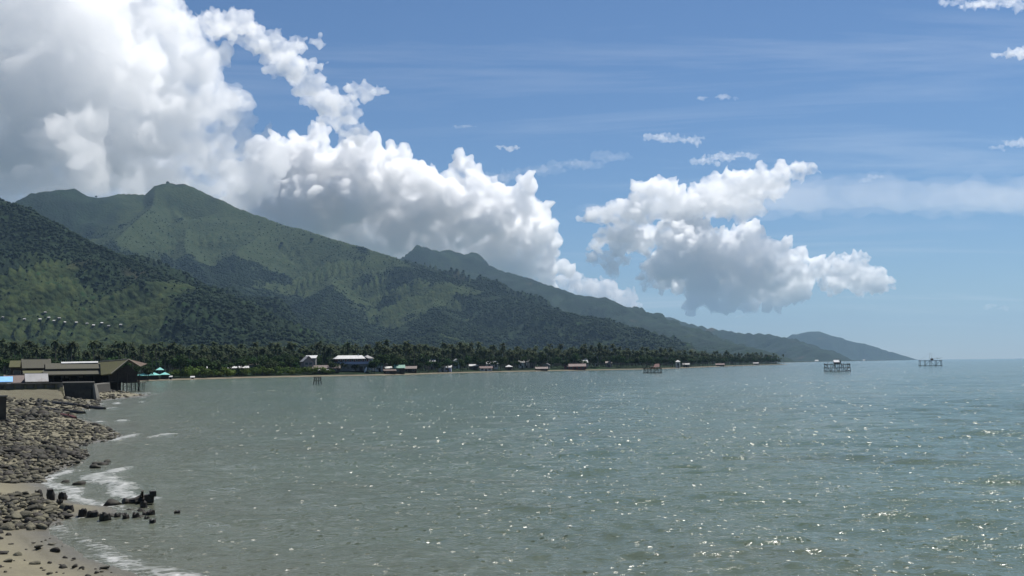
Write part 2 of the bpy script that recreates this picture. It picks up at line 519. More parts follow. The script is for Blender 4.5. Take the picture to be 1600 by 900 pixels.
FACET = (5.0, 0.20, 15.0, 0.22); WROUGH = 0.11
sea_mesh = build_water()
t = NT('sea_water')
wp = t.world_pos()
flat = t.mapping(wp, scale=(1, 1, 0))
big = t.noise(0.012, 4, 0.6, t.mapping(flat, scale=(0.5, 1.4, 1)))
patch = t.noise(0.10, 4, 0.6, t.mapping(flat, scale=(0.45, 1.0, 1)))
base = t.mix(t.rng(big, 0.35, 0.65), (0.060, 0.094, 0.062), (0.077, 0.110, 0.070))
base = t.mix(t.rng(patch, 0.52, 0.72, 0.0, 0.5), base, (0.082, 0.090, 0.052))
base = t.mix(t.math('MULTIPLY', t.attr('shallow'), 0.7), base, (0.110, 0.106, 0.084))
fn = t.noise(1.3, 8, 0.78, flat, 1.2)
fv = t.voro(2.6, t.mapping(flat, scale=(1, 1.6, 1)))
warp = t.n('VectorMath'); warp.operation = 'ADD'; t.l(flat, warp.inputs[0]); t.l(t.noise(1.1, 3, 0.6, flat, which='Color'), warp.inputs[1])
lace = t.rng(t.voro(1.7, t.mapping(warp.outputs[0], scale=(0.8, 1.5, 1)), 'DISTANCE_TO_EDGE'), 0.0, 0.16, 1.0, 0.0)
fsum = t.math('ADD', t.math('MULTIPLY', lace, 0.30), t.math('MULTIPLY', fn, 0.95))
foamk = t.rng(t.math('ADD', t.math('MULTIPLY', t.attr('foam'), 0.72), t.math('MULTIPLY', fsum, t.rng(t.attr('foam'), 0.02, 0.2))), 0.98, 1.42)
base = t.mix(foamk, base, t.mix(t.rng(fn, 0.45, 0.75), (0.30, 0.31, 0.30), (0.60, 0.60, 0.58)))
r1 = t.noise(1.7, 5, 0.62, t.mapping(flat, scale=(0.5, 1.0, 1), rot=(0, 0, R(-22))), 0.5)
r2 = t.noise(6.0, 3, 0.6, t.mapping(flat, scale=(0.6, 1.0, 1), rot=(0, 0, R(14))), 0.3)
b1 = t.bump(r1, 1.0, 0.11)
b2 = t.bump(r2, 1.0, 0.030, b1)
# small wave facets, each with a slope of its own: these flash when one happens to face the sun
def facet(scale, amount):
    c_ = t.voro(scale, t.mapping(flat, scale=(0.6, 1.0, 1), rot=(0, 0, R(9))), which='Color')
    sp_ = t.n('VectorMath'); sp_.operation = 'SUBTRACT'; t.l(c_, sp_.inputs[0]); sp_.inputs[1].default_value = (0.5, 0.5, 0.5)
    ml = t.n('VectorMath'); ml.operation = 'MULTIPLY'; t.l(sp_.outputs[0], ml.inputs[0]); ml.inputs[1].default_value = (amount, amount, 0)
    return ml.outputs[0]
ad = t.n('VectorMath'); ad.operation = 'ADD'; t.l(facet(FACET[0], FACET[1]), ad.inputs[0]); t.l(facet(FACET[2], FACET[3]), ad.inputs[1])
ad2 = t.n('VectorMath'); ad2.operation = 'ADD'; t.l(ad.outputs[0], ad2.inputs[0]); t.l(b2, ad2.inputs[1])
# sun glints put into the normals: sparse cells tilted to flash, longer farther off
glints = 0.0
gather = t.rng(t.noise(0.30, 4, 0.6, t.mapping(flat, scale=(0.35, 1.0, 1), rot=(0, 0, R(8)))), 0.35, 0.68, -0.11, 0.10)
ln_ = t.n('VectorMath'); ln_.operation = 'LENGTH'; t.l(flat, ln_.inputs[0]); off_ = ln_.outputs['Value']
for sx_, sy_, thr_, m0, m1, m2, m3 in ((4.2, 3.0, 0.83, -2, -1, 70, 95), (3.0, 0.62, 0.80, 50, 75, 190, 240), (2.0, 0.17, 0.87, 150, 230, 600, 1000)):
    cr = t.n('TexVoronoi'); cr.inputs['Scale'].default_value = 1.0; t.l(t.mapping(flat, scale=(sx_, sy_, 1), rot=(0, 0, R(4 * sx_))), cr.inputs['Vector'])
    cs = t.n('SeparateColor'); t.l(cr.outputs['Color'], cs.inputs[0])
    pick = t.math('MULTIPLY', t.math('GREATER_THAN', t.math('ADD', cs.outputs[2], gather), thr_), t.math('MULTIPLY', t.rng(off_, m0, m1), t.rng(off_, m2, m3, 1.0, 0.0)))
    pk = t.math('MULTIPLY', pick, t.rng(cr.outputs['Distance'], 0.24, 0.30, 1.0, 0.0))
    cx = t.n('CombineXYZ'); t.l(t.math('MULTIPLY', t.rng(cs.outputs[0], 0, 1, -0.12, 0.55), pk), cx.inputs[0]); t.l(t.math('MULTIPLY', t.rng(cs.outputs[1], 0, 1, -0.50, -0.80), pk), cx.inputs[1])
    ad3 = t.n('VectorMath'); ad3.operation = 'ADD'; t.l(ad2.outputs[0], ad3.inputs[0]); t.l(cx.outputs[0], ad3.inputs[1]); ad2 = ad3
    glints = t.math('MAXIMUM', glints, pk)
nm = t.n('VectorMath'); nm.operation = 'NORMALIZE'; t.l(ad2.outputs[0], nm.inputs[0])
rough = t.mix(foamk, t.mix(glints, (WROUGH,) * 3, (0.19,) * 3), (0.7,) * 3)
t.surface(base, rough, nm.outputs[0], 0.27, IOR=1.33)
sea = tag(link('sea', sea_mesh, t.m), kind='structure')

# ------------------------------------------------------------------ sand and mud of the beach
def beach_height(x, y):
    s = shore_signed(x, y, True)
    r = np.hypot(x, y)
    up = 0.085 * s * np.exp(-np.clip(s, 0, None) / 60.0)
    z = np.where(s > 0, 0.04 + up + 0.05 * np.tanh(s), -0.05 + 0.10 * s)
    z = z + np.where(s > 0, 0.07, 0.02) * fbm(x / 2.6, y / 2.6, None, 4, 400) + np.where(s > 1, 0.12, 0.0) * fbm(x / 11, y / 11, None, 3, 410)
    return np.clip(z, -2.0, 2.6), s


def build_beach():
    az = np.radians(np.linspace(-58, -9, 260))
    rr = np.geomspace(9, 430, 340)
    A, Rr = np.meshgrid(az, rr)
    X = Rr * np.sin(A); Y = Rr * np.cos(A)
    Z, s = beach_height(X, Y)
    n, m = A.shape
    idx = np.arange(n * m).reshape(n, m)
    F = np.stack([idx[:-1, :-1], idx[:-1, 1:], idx[1:, 1:], idx[1:, :-1]], -1).reshape(-1, 4)
    F = F[Z.ravel()[F].max(axis=1) > -0.8]
    me = mesh_np('beach', np.stack([X, Y, Z], -1).reshape(-1, 3), F)
    attribute(me, 'shore', s.ravel())
    return me


t = NT('beach_sand')
wp = t.world_pos()
a1 = t.noise(0.35, 6, 0.62, wp); a2 = t.noise(6.0, 5, 0.7, wp); a3 = t.noise(40.0, 3, 0.6, wp)
sand = t.mix(t.rng(a1, 0.35, 0.7), (0.190, 0.174, 0.112), (0.135, 0.124, 0.084))
sand = t.mix(t.rng(a2, 0.45, 0.75, 0, 0.6), sand, (0.115, 0.100, 0.072))
sand = t.mix(t.rng(a3, 0.4, 0.8, 0, 0.35), sand, (0.07, 0.06, 0.05))
wet = t.rng(t.math('ADD', t.attr('shore'), t.rng(a1, 0, 1, -0.8, 0.8)), 0.2, 1.7, 1.0, 0.0)
sand = t.mix(t.math('MULTIPLY', wet, 0.6), sand, (0.055, 0.05, 0.042))
t.surface(sand, t.rng(wet, 0, 1, 0.9, 0.35), t.bump(t.math('ADD', a2, t.math('MULTIPLY', a3, 0.4)), 0.7, 0.04), 0.3)
SANDMAT = t.m
beach = tag(link('beach', build_beach(), SANDMAT), kind='structure')

# ------------------------------------------------------------------ simple materials
def plain(name, c1, c2, scale=3.0, rough=0.85, bump=0.3, vary=0.0, dirt=None, spec=0.25):
    t = NT(name)
    v = t.coords('Object')
    a = t.noise(scale, 5, 0.62, v)
    c = t.mix(t.rng(a, 0.3, 0.72), c1, c2)
    if dirt is not None:
        c = t.mix(t.rng(t.noise(scale * 0.37, 5, 0.7, v), 0.5, 0.75, 0, 0.75), c, dirt)
    if vary:
        hs = t.n('HueSaturation'); t.l(c, hs.inputs['Color'])
        rd = t.rand()
        t.l(t.rng(rd, 0, 1, 1 - vary, 1 + vary), hs.inputs['Value'])
        t.l(t.rng(t.math('FRACT', t.math('MULTIPLY', rd, 7.31)), 0, 1, 0.5 - vary * 0.07, 0.5 + vary * 0.07), hs.inputs['Hue'])
        c = hs.outputs[0]
    t.surface(c, rough, t.bump(a, bump, 0.05), spec)
    return t.m


def corrugated(name, c1, c2, dirt):
    t = NT(name)
    v = t.coords('Object')
    w = t.n('TexWave'); w.inputs['Scale'].default_value = 2.2; w.bands_direction = 'X'; t.l(v, w.inputs['Vector'])
    a = t.noise(0.6, 5, 0.65, v)
    c = t.mix(t.rng(a, 0.35, 0.7), c1, c2)
    c = t.mix(t.rng(t.noise(0.9, 6, 0.7, t.mapping(v, scale=(1, 0.25, 0.25))), 0.52, 0.72, 0, 0.7), c, dirt)
    t.surface(c, 0.55, t.bump(w.outputs['Fac'], 0.6, 0.04), 0.35)
    return t.m


M = dict(
    white_metal=corrugated('white_metal_roof', (0.55, 0.55, 0.54), (0.40, 0.40, 0.39), (0.24, 0.20, 0.17)),
    grey_metal=corrugated('grey_metal_roof', (0.28, 0.28, 0.28), (0.19, 0.19, 0.19), (0.14, 0.095, 0.075)),
    rust_metal=corrugated('rusty_metal_roof', (0.105, 0.075, 0.066), (0.135, 0.098, 0.086), (0.07, 0.05, 0.04)),
    red_metal=corrugated('red_metal_roof', (0.085, 0.032, 0.030), (0.065, 0.027, 0.026), (0.05, 0.035, 0.03)),
    green_metal=corrugated('green_metal_roof', (0.10, 0.25, 0.19), (0.14, 0.30, 0.22), (0.10, 0.14, 0.11)),
    teal_metal=corrugated('teal_metal_roof', (0.12, 0.46, 0.42), (0.20, 0.52, 0.47), (0.45, 0.55, 0.50)),
    blue_tarp=plain('blue_tarpaulin', (0.20, 0.45, 0.78), (0.28, 0.52, 0.80), 1.0, 0.5),
    thatch=plain('weathered_thatch', (0.105, 0.100, 0.078), (0.070, 0.068, 0.056), 5.0, 0.95, 0.7, dirt=(0.080, 0.084, 0.042)),
    thatch_moss=plain('mossy_thatch', (0.112, 0.108, 0.058), (0.080, 0.078, 0.046), 5.0, 0.95, 0.7, dirt=(0.12, 0.135, 0.034)),
    thatch_pink=plain('faded_tile_thatch', (0.20, 0.15, 0.12), (0.15, 0.105, 0.085), 4.0, 0.9, 0.6, dirt=(0.30, 0.25, 0.20)),
    dark_wood=plain('dark_wood', (0.035, 0.030, 0.025), (0.020, 0.017, 0.015), 3.0, 0.85, 0.5),
    grey_wood=plain('silvered_bamboo', (0.15, 0.14, 0.115), (0.09, 0.082, 0.068), 3.0, 0.8, 0.5),
    wet_wood=plain('wet_black_wood', (0.034, 0.028, 0.021), (0.013, 0.011, 0.009), 9.0, 0.5, 1.0, dirt=(0.050, 0.050, 0.028)),
    pale_wood=plain('pale_wood', (0.30, 0.27, 0.22), (0.20, 0.18, 0.14), 3.0, 0.85, 0.4),
    plaster=plain('white_plaster', (0.62, 0.60, 0.56), (0.48, 0.46, 0.43), 0.8, 0.9, 0.2, dirt=(0.34, 0.32, 0.28)),
    blue_plaster=plain('blue_grey_plaster', (0.32, 0.34, 0.46), (0.26, 0.28, 0.38), 0.8, 0.9, 0.2),
    pink_plaster=plain('pinkish_plaster', (0.33, 0.25, 0.23), (0.25, 0.19, 0.18), 0.8, 0.9, 0.2),
    grey_plaster=plain('grey_plaster', (0.20, 0.20, 0.19), (0.14, 0.14, 0.135), 0.8, 0.9, 0.2),
    dark_wall=plain('brown_plank_wall', (0.060, 0.048, 0.038), (0.036, 0.030, 0.025), 1.5, 0.9, 0.4),
    maroon=plain('maroon_paint', (0.13, 0.03, 0.03), (0.09, 0.025, 0.025), 1.0, 0.7, 0.2),
    glass=plain('dark_window_glass', (0.02, 0.024, 0.028), (0.03, 0.034, 0.04), 1.0, 0.12, 0.0, spec=0.5),
    concrete=plain('stained_concrete', (0.17, 0.165, 0.145), (0.105, 0.10, 0.088), 0.9, 0.92, 0.5, dirt=(0.055, 0.052, 0.042)),
    dark_concrete=plain('damp_dark_masonry', (0.060, 0.056, 0.046), (0.034, 0.032, 0.028), 1.1, 0.85, 0.7, dirt=(0.022, 0.022, 0.018)),
    moss_concrete=plain('mossy_concrete', (0.13, 0.125, 0.07), (0.085, 0.082, 0.05), 1.2, 0.92, 0.5, dirt=(0.05, 0.05, 0.03)),
    tarp=plain('white_tarpaulin', (0.66, 0.67, 0.69), (0.52, 0.53, 0.55), 0.8, 0.7, 0.3),
    rope=plain('rope', (0.14, 0.13, 0.11), (0.09, 0.085, 0.07), 6.0),
    bark=plain('palm_bark', (0.150, 0.130, 0.105), (0.085, 0.073, 0.058), 2.0, 0.9, 0.5),
)


def leaf_mat(name, c1, c2, vary=0.35):
    t = NT(name)
    n = t.noise(0.6, 3, 0.6, t.coords('Object'))
    c = t.mix(t.rng(n, 0.3, 0.7), c1, c2)
    hs = t.n('HueSaturation'); t.l(c, hs.inputs['Color'])
    rd = t.rand()
    t.l(t.rng(rd, 0, 1, 1 - vary, 1 + vary), hs.inputs['Value'])
    t.l(t.rng(t.math('FRACT', t.math('MULTIPLY', rd, 9.7)), 0, 1, 0.475, 0.52), hs.inputs['Hue'])
    d = t.n('BsdfPrincipled'); t.l(hs.outputs[0], d.inputs['Base Color']); d.inputs['Roughness'].default_value = 0.75
    d.inputs['Specular IOR Level'].default_value = 0.1
    tr = t.n('BsdfTranslucent'); t.l(hs.outputs[0], tr.inputs['Color'])
    mx = t.n('MixShader'); mx.inputs[0].default_value = 0.22
    t.l(d.outputs[0], mx.inputs[1]); t.l(tr.outputs[0], mx.inputs[2]); t.l(mx.outputs[0], t.out.inputs['Surface'])
    return t.m


M['palm_leaf'] = leaf_mat('palm_leaf', (0.030, 0.048, 0.021), (0.048, 0.064, 0.030))
M['leaf'] = leaf_mat('broad_leaf', (0.018, 0.042, 0.013), (0.034, 0.066, 0.018))
M['bush_leaf'] = leaf_mat('bush_leaf', (0.050, 0.090, 0.016), (0.085, 0.125, 0.022))
M['dark_leaf'] = leaf_mat('dark_bush_leaf', (0.018, 0.034, 0.012), (0.030, 0.048, 0.016))

t = NT('forest_crown')
rnd = t.rand()
cn = t.noise(0.35, 3, 0.6, t.coords('Object'))
cc = t.mix(rnd, (0.008, 0.020, 0.009), (0.019, 0.038, 0.013))
cc = t.mix(t.rng(cn, 0.35, 0.7), cc, (0.006, 0.014, 0.007))
t.surface(cc, 0.9, None, 0.1)
M['forest'] = t.m


# ------------------------------------------------------------------ mesh bits
class MB:
    def __init__(self): self.v = []; self.f = []
    def add(self, verts, faces):
        k = len(self.v); self.v += [tuple(map(float, p)) for p in verts]; self.f += [tuple(i + k for i in q) for q in faces]
        return self
    def box(self, c, s, rz=0.0):
        hx, hy, hz = s[0] / 2, s[1] / 2, s[2] / 2
        co, si = math.cos(rz), math.sin(rz)
        P = []
        for z in (-hz, hz):
            for x, y in ((-hx, -hy), (hx, -hy), (hx, hy), (-hx, hy)):
                P.append((c[0] + x * co - y * si, c[1] + x * si + y * co, c[2] + z))
        return self.add(P, [(0, 3, 2, 1), (4, 5, 6, 7), (0, 1, 5, 4), (1, 2, 6, 5), (2, 3, 7, 6), (3, 0, 4, 7)])
    def tube(self, pts, rads, n=6, cap=True):
        pts = [Vector(p) for p in pts]
        if not hasattr(rads, '__len__'): rads = [rads] * len(pts)
        rings = []
        for i, p in enumerate(pts):
            d = (pts[min(i + 1, len(pts) - 1)] - pts[max(i - 1, 0)]).normalized()
            a = d.orthogonal().normalized() if abs(d.z) > 0.95 else d.cross(Vector((0, 0, 1))).normalized()
            b = d.cross(a)
            rings.append([p + (a * math.cos(2 * math.pi * k / n) + b * math.sin(2 * math.pi * k / n)) * rads[i] for k in range(n)])
        V = [q for r_ in rings for q in r_]; Fc = []
        for i in range(len(rings) - 1):
            for k in range(n):
                Fc.append((i * n + k, i * n + (k + 1) % n, (i + 1) * n + (k + 1) % n, (i + 1) * n + k))
        if cap: Fc += [tuple(range(n - 1, -1, -1)), tuple((len(rings) - 1) * n + k for k in range(n))]
        return self.add(V, Fc)
    def slab(self, quad, th=0.15):
        """thick sheet from 3 or 4 corner points"""
        q = [Vector(p) for p in quad]
        nrm = (q[1] - q[0]).cross(q[2] - q[0]).normalized() * th
        n = len(q); P = q + [p - nrm for p in q]
        Fc = [tuple(range(n)), tuple(range(2 * n - 1, n - 1, -1))] + [(i, i + n, (i + 1) % n + n, (i + 1) % n) for i in range(n)]
        return self.add(P, Fc)
    def mesh(self, name, mat=None, smooth=False):
        me = bpy.data.meshes.new(name); me.from_pydata(self.v, [], self.f); me.update()
        bm = bmesh.new(); bm.from_mesh(me); bmesh.ops.recalc_face_normals(bm, faces=bm.faces); bm.to_mesh(me); bm.free()
        if smooth: me.polygons.foreach_set('use_smooth', np.ones(len(me.polygons), bool))
        if mat is not None: me.materials.append(mat)
        return me
    def obj(self, name, mat, parent=None, smooth=False):
        return link(name, self.mesh(name, mat, smooth), None, parent)


def thing(name, loc, rz=0.0, label=None, cat=None, group=None):
    o = link(name, None, loc=loc, rz=rz)
    o.empty_display_size = 0.5
    return tag(o, label, cat, group)


def ground(x, y):
    """Height of the hills mesh, read back between its grid points."""
    x = np.asarray(x, float); y = np.asarray(y, float)
    a = np.arctan2(x, y); r = np.hypot(x, y)
    i = np.clip(np.searchsorted(HILL_R, r) - 1, 0, len(HILL_R) - 2); j = np.clip(np.searchsorted(HILL_AZ, a) - 1, 0, len(HILL_AZ) - 2)
    u = np.clip((r - HILL_R[i]) / (HILL_R[i + 1] - HILL_R[i]), 0, 1); v = np.clip((a - HILL_AZ[j]) / (HILL_AZ[j + 1] - HILL_AZ[j]), 0, 1)
    return (HZ[i, j] * (1 - u) + HZ[i + 1, j] * u) * (1 - v) + (HZ[i, j + 1] * (1 - u) + HZ[i + 1, j + 1] * u) * v


def hh(x, y):
    return float(ground(np.array([float(x)]), np.array([float(y)]))[0])


def bh(x, y):
    return float(beach_height(np.array([float(x)]), np.array([float(y)]))[0][0])


def hill_at(px, py):
    """The place on the hills seen at (px, py): first ground the sight line meets."""
    d = ray(px, py)
    ts = np.geomspace(700, 14000, 900)
    x = d[0] * ts; y = d[1] * ts; z = EYE + d[2] * ts
    h = ground(x, y)
    k = np.argmax(h > z)
    return (x[k], y[k], h[k]) if h[k] > z[k] else None


# ------------------------------------------------------------------ trees
def palm_meshes(seed):
    rg = random.Random(seed)
    H = 15.0 + rg.uniform(-2.5, 2.5)
    lean = rg.uniform(0.3, 1.8); la = rg.uniform(0, 6.28)
    top = Vector((math.cos(la) * lean, math.sin(la) * lean, H))
    pts = [Vector((0, 0, -0.4))] + [Vector((top.x * (i / 6) ** 2, top.y * (i / 6) ** 2, H * i / 6)) for i in range(1, 7)]
    tm = MB().tube(pts, [0.30, 0.24, 0.21, 0.19, 0.18, 0.17, 0.15], 6).mesh('palm_trunk', M['bark'], True)
    c = MB()
    n = rg.randint(15, 19)
    for k in range(n):
        az = k * 2.399 + rg.uniform(-0.25, 0.25)
        el = R(75 - 115 * (k / n) + rg.uniform(-8, 8))
        ln = rg.uniform(3.8, 5.0) * (0.85 if el > R(45) else 1.0)
        p = top.copy(); d = el
        prev = None; seg = 6
        for i in range(seg + 1):
            u = i / seg
            wd = 0.75 * math.sin(math.pi * min(1, 0.15 + 0.85 * u) ** 0.8) * (1 - 0.25 * u) + 0.06
            side = Vector((-math.sin(az), math.cos(az), 0)) * wd
            droop = Vector((0, 0, -0.45 * wd))
            cur = (p.copy(), p + side + droop, p - side + droop)
            if prev is not None:
                a, b, e = prev; a2, b2, e2 = cur
                jag = 0.18 if i % 2 else -0.1
                c.add([a, b, b2 + (b2 - a2) * jag, a2], [(0, 1, 2, 3)]); c.add([a, a2, e2 + (e2 - a2) * jag, e], [(0, 1, 2, 3)])
            prev = cur
            p = p + Vector((math.cos(az) * math.cos(d), math.sin(az) * math.cos(d), math.sin(d))) * (ln / seg)
            d -= R(17 + 5 * u)
    for k in range(5):
        a = k * 1.26
        c.box((top.x + 0.3 * math.cos(a), top.y + 0.3 * math.sin(a), H - 0.35), (0.28, 0.28, 0.32), a)
    return tm, c.mesh('palm_crown', M['palm_leaf'], False)


def leafy_meshes(seed, H, rad, mat, nleaf=340, leaf=0.85, squash=0.8, trunk_frac=0.35):
    rg = np.random.default_rng(seed)
    tm = MB()
    nt_ = int(rg.integers(3, 6))
    base_h = H * trunk_frac
    tm.tube([(0, 0, -0.3), (0.1, 0.05, base_h * 0.6), (0.05, 0.1, base_h)], [0.05 * H * 0.55, 0.04 * H * 0.55, 0.033 * H * 0.55], 6)
    lobes = []
    for k in range(7):
        a = k * 2.4 + rg.uniform(-0.4, 0.4); q = rad * rg.uniform(0.25, 0.62)
        cz = base_h + (H - base_h) * rg.uniform(0.25, 0.78)
        lobes.append((math.cos(a) * q, math.sin(a) * q, cz, rad * rg.uniform(0.36, 0.58)))
        if k < nt_: tm.tube([(0.05, 0.1, base_h * 0.9), (math.cos(a) * q * 0.5, math.sin(a) * q * 0.5, (base_h + cz) / 2), (math.cos(a) * q, math.sin(a) * q, cz)], [0.018 * H, 0.012 * H, 0.006 * H], 5)
    lobes.append((0, 0, H - rad * 0.5, rad * 0.5))
    V = []; Fc = []
    for i in range(nleaf):
        lx, ly, lz, lr = lobes[int(rg.integers(len(lobes)))]
        d = rg.normal(size=3); d /= np.linalg.norm(d)
        rr_ = lr * rg.uniform(0.55, 1.08)
        p = np.array([lx, ly, lz]) + d * rr_ * np.array([1, 1, squash])
        nrm = d + rg.normal(size=3) * 0.55; nrm[2] += 0.3; nrm /= np.linalg.norm(nrm)
        a = np.cross(nrm, rg.normal(size=3)); a /= np.linalg.norm(a); b = np.cross(nrm, a)
        s = leaf * rg.uniform(0.55, 1.2)
        k = len(V)
        V += [tuple(p + a * s * 0.6), tuple(p + b * s * 0.45 + nrm * 0.1 * s), tuple(p - a * s * 0.55), tuple(p - b * s * 0.5 - nrm * 0.12 * s)]
        Fc.append((k, k + 1, k + 2, k + 3))
    me = bpy.data.meshes.new('crown'); me.from_pydata(V, [], Fc); me.update(); me.materials.append(mat)
    return tm.mesh('trunk', M['bark'], True), me


PALMS = [palm_meshes(100 + i) for i in range(6)]
LEAFY = [leafy_meshes(200 + i, 11 + 1.2 * i, 4.6 + 0.5 * i, M['leaf'], 420, 1.15) for i in range(5)]
BUSHES = [leafy_meshes(300 + i, 3.4 + 0.4 * i, 2.7 + 0.3 * i, M['bush_leaf'], 300, 0.62, 0.7, 0.18) for i in range(4)]
DARKB = [leafy_meshes(320 + i, 5.0 + 0.6 * i, 3.6 + 0.3 * i, M['dark_leaf'], 320, 0.8, 0.75, 0.2) for i in range(3)]


def plant(name, pair, x, y, scale, label, cat, group, z=None, rz=None):
    o = thing(name, (x, y, hh(x, y) if z is None else z), random.uniform(0, 6.28) if rz is None else rz, label, cat, group)
    o.scale = (scale,) * 3
    link('trunk', pair[0], None, o); link('crown', pair[1], None, o)
    return o


def shore_dist(px):
    xs = [p for p, d in FAR_SHORE_PX[:16]]; ds = [d for p, d in FAR_SHORE_PX[:16]]
    return float(np.interp(px, xs, ds))


rt = random.Random(77)
ZONES = [(-40, 235, 46, 'coconut palm in the dark grove behind the thatched stilt buildings', 'palms behind the stilt buildings', (470, 640)),
         (235, 470, 40, 'coconut palm above the green bushes between teal kiosks and grey gabled house', 'palms above the bushy shore', None),
         (590, 760, 66, 'tall coconut palm in the grove behind the green-roofed and brown-roofed huts', 'palms behind the huts', None),
         (760, 1000, 80, 'coconut palm in the grove above the red-roofed shore houses', 'palms above the red-roofed houses', None),
         (1000, 1226, 52, 'coconut palm on the low point where the wooded shore ends', 'palms on the low wooded point', None)]
for x0, x1, n, lab, grp, dd in ZONES:
    for i in range(n):
        px = x0 + (x1 - x0) * (i + rt.uniform(0.1, 0.9)) / n
        d = rt.uniform(*dd) if dd else shore_dist(px) + (rt.uniform(18, 75) if px < 1100 else rt.uniform(10, 60)) + (25 if 235 < px < 470 else 0)
        q = heading(px) * d
        s = rt.uniform(0.55, 1.02) if px < 1000 else rt.uniform(0.5, 0.85)
        if 235 < px < 470: s *= 0.72
        if dd: s *= 0.85
        plant('coconut_palm', PALMS[rt.randrange(6)], q[0], q[1], s, lab, 'palm', grp)
LZ = [(-30, 235, 16, 'leafy tree under the palms behind the thatched stilt buildings', 'leafy trees behind the stilt buildings'),
      (270, 470, 22, 'dark leafy tree on the shore between teal kiosks and grey gabled house', 'leafy trees on the bushy shore'),
      (575, 760, 24, 'leafy tree among the small huts right of the white two-storey building', 'leafy trees among the huts'),
      (760, 1000, 30, 'leafy tree among the red-roofed shore houses', 'leafy trees by the red roofs'),
      (1000, 1222, 30, 'rounded leafy tree at the water on the low wooded point', 'leafy trees on the wooded point')]
for x0, x1, n, lab, grp in LZ:
    for i in range(n):
        px = x0 + (x1 - x0) * (i + rt.uniform(0.1, 0.9)) / n
        d = rt.uniform(440, 500) if px < 235 else shore_dist(px) + rt.uniform(12, 40)
        q = heading(px) * d
        plant('leafy_tree', LEAFY[rt.randrange(5)], q[0], q[1], rt.uniform(0.45, 0.75) if px < 1000 else rt.uniform(0.55, 0.85), lab, 'tree', grp)
for i in range(44):
    px = 268 + (522 - 268) * (i + rt.uniform(0, 1)) / 44
    q = heading(px) * (shore_dist(px) + rt.uniform(9, 17))
    plant('green_bush', BUSHES[rt.randrange(4)], q[0], q[1], rt.uniform(0.7, 1.25), 'bright green bush at the water edge left of the white two-storey building', 'bush', 'bushes along the shore')
for i in range(12):
    px = rt.choice([rt.uniform(310, 350), rt.uniform(380, 440), rt.uniform(508, 560)])
    q = heading(px) * (shore_dist(px) + rt.uniform(16, 26))
    plant('dark_bush', DARKB[rt.randrange(3)], q[0], q[1], rt.uniform(0.8, 1.2), 'dark green thicket bush behind the bright shore bushes', 'bush', 'dark bushes behind the shore')


def scatter(name, points, scales, sources, label, cat):
    """One object: a far wood, its trees put on points by geometry nodes."""
    me = bpy.data.meshes.new(name)
    me.vertices.add(len(points)); me.vertices.foreach_set('co', np.asarray(points, np.float32).ravel()); me.update()
    attribute(me, 'size', scales)
    o = link(name, me)
    ng = bpy.data.node_groups.new(name, 'GeometryNodeTree')
    ng.interface.new_socket('Geometry', in_out='INPUT', socket_type='NodeSocketGeometry')
    ng.interface.new_socket('Geometry', in_out='OUTPUT', socket_type='NodeSocketGeometry')
    N = ng.nodes.new; L = ng.links.new
    gi, go = N('NodeGroupInput'), N('NodeGroupOutput')
    layers = sources if isinstance(sources[0], (list, tuple)) else [sources]
    na = N('GeometryNodeInputNamedAttribute'); na.data_type = 'FLOAT'; na.inputs['Name'].default_value = 'size'
    rv = N('FunctionNodeRandomValue'); rv.data_type = 'FLOAT_VECTOR'
    rv.inputs[0].default_value = (0, 0, 0); rv.inputs[1].default_value = (0, 0, 6.28)
    ri = N('FunctionNodeRandomValue'); ri.data_type = 'INT'
    ri.inputs[4].default_value = 0; ri.inputs[5].default_value = len(layers[0]) - 1
    jo = N('GeometryNodeJoinGeometry')
    for lay in layers:
        ji = N('GeometryNodeJoinGeometry')
        for s in reversed(lay):
            oi = N('GeometryNodeObjectInfo'); oi.inputs['Object'].default_value = s; oi.transform_space = 'ORIGINAL'
            oi.inputs['As Instance'].default_value = True
            L(oi.outputs['Geometry'], ji.inputs[0])
        ip = N('GeometryNodeInstanceOnPoints'); ip.inputs['Pick Instance'].default_value = True
        L(ji.outputs[0], ip.inputs['Instance']); L(ri.outputs[2], ip.inputs['Instance Index'])
        L(gi.outputs[0], ip.inputs['Points']); L(na.outputs['Attribute'], ip.inputs['Scale']); L(rv.outputs[0], ip.inputs['Rotation'])
        L(ip.outputs[0], jo.inputs[0])
    L(jo.outputs[0], go.inputs[0])
    md = o.modifiers.new('scatter', 'NODES'); md.node_group = ng
    return tag(o, label, cat, kind='stuff')


def crown_lump(seed):
    v, f = ico(2)
    v = v.copy(); n = fbm(v[:, 0] * 1.5 + seed, v[:, 1] * 1.5, v[:, 2] * 1.5, 3, seed)
    v *= (1 + 0.42 * n)[:, None]; v[:, 2] = v[:, 2] * 0.85 + 0.55
    return mesh_np('crown', v, f, False)


def crown_and_trunk(kind, most):
    """crowns and trunks of a few planted trees, as sources for the woods behind them"""
    crowns, trunks, seen = [], [], set()
    for o in COL.objects:
        if o.parent is None and o.name.startswith(kind) and len(crowns) < most:
            tr, cr = o.children[0], o.children[1]
            if tr.name.startswith('crown'): tr, cr = cr, tr
            if cr.data.name in seen: continue
            seen.add(cr.data.name); crowns.append(cr); trunks.append(tr)
    return [crowns, trunks]


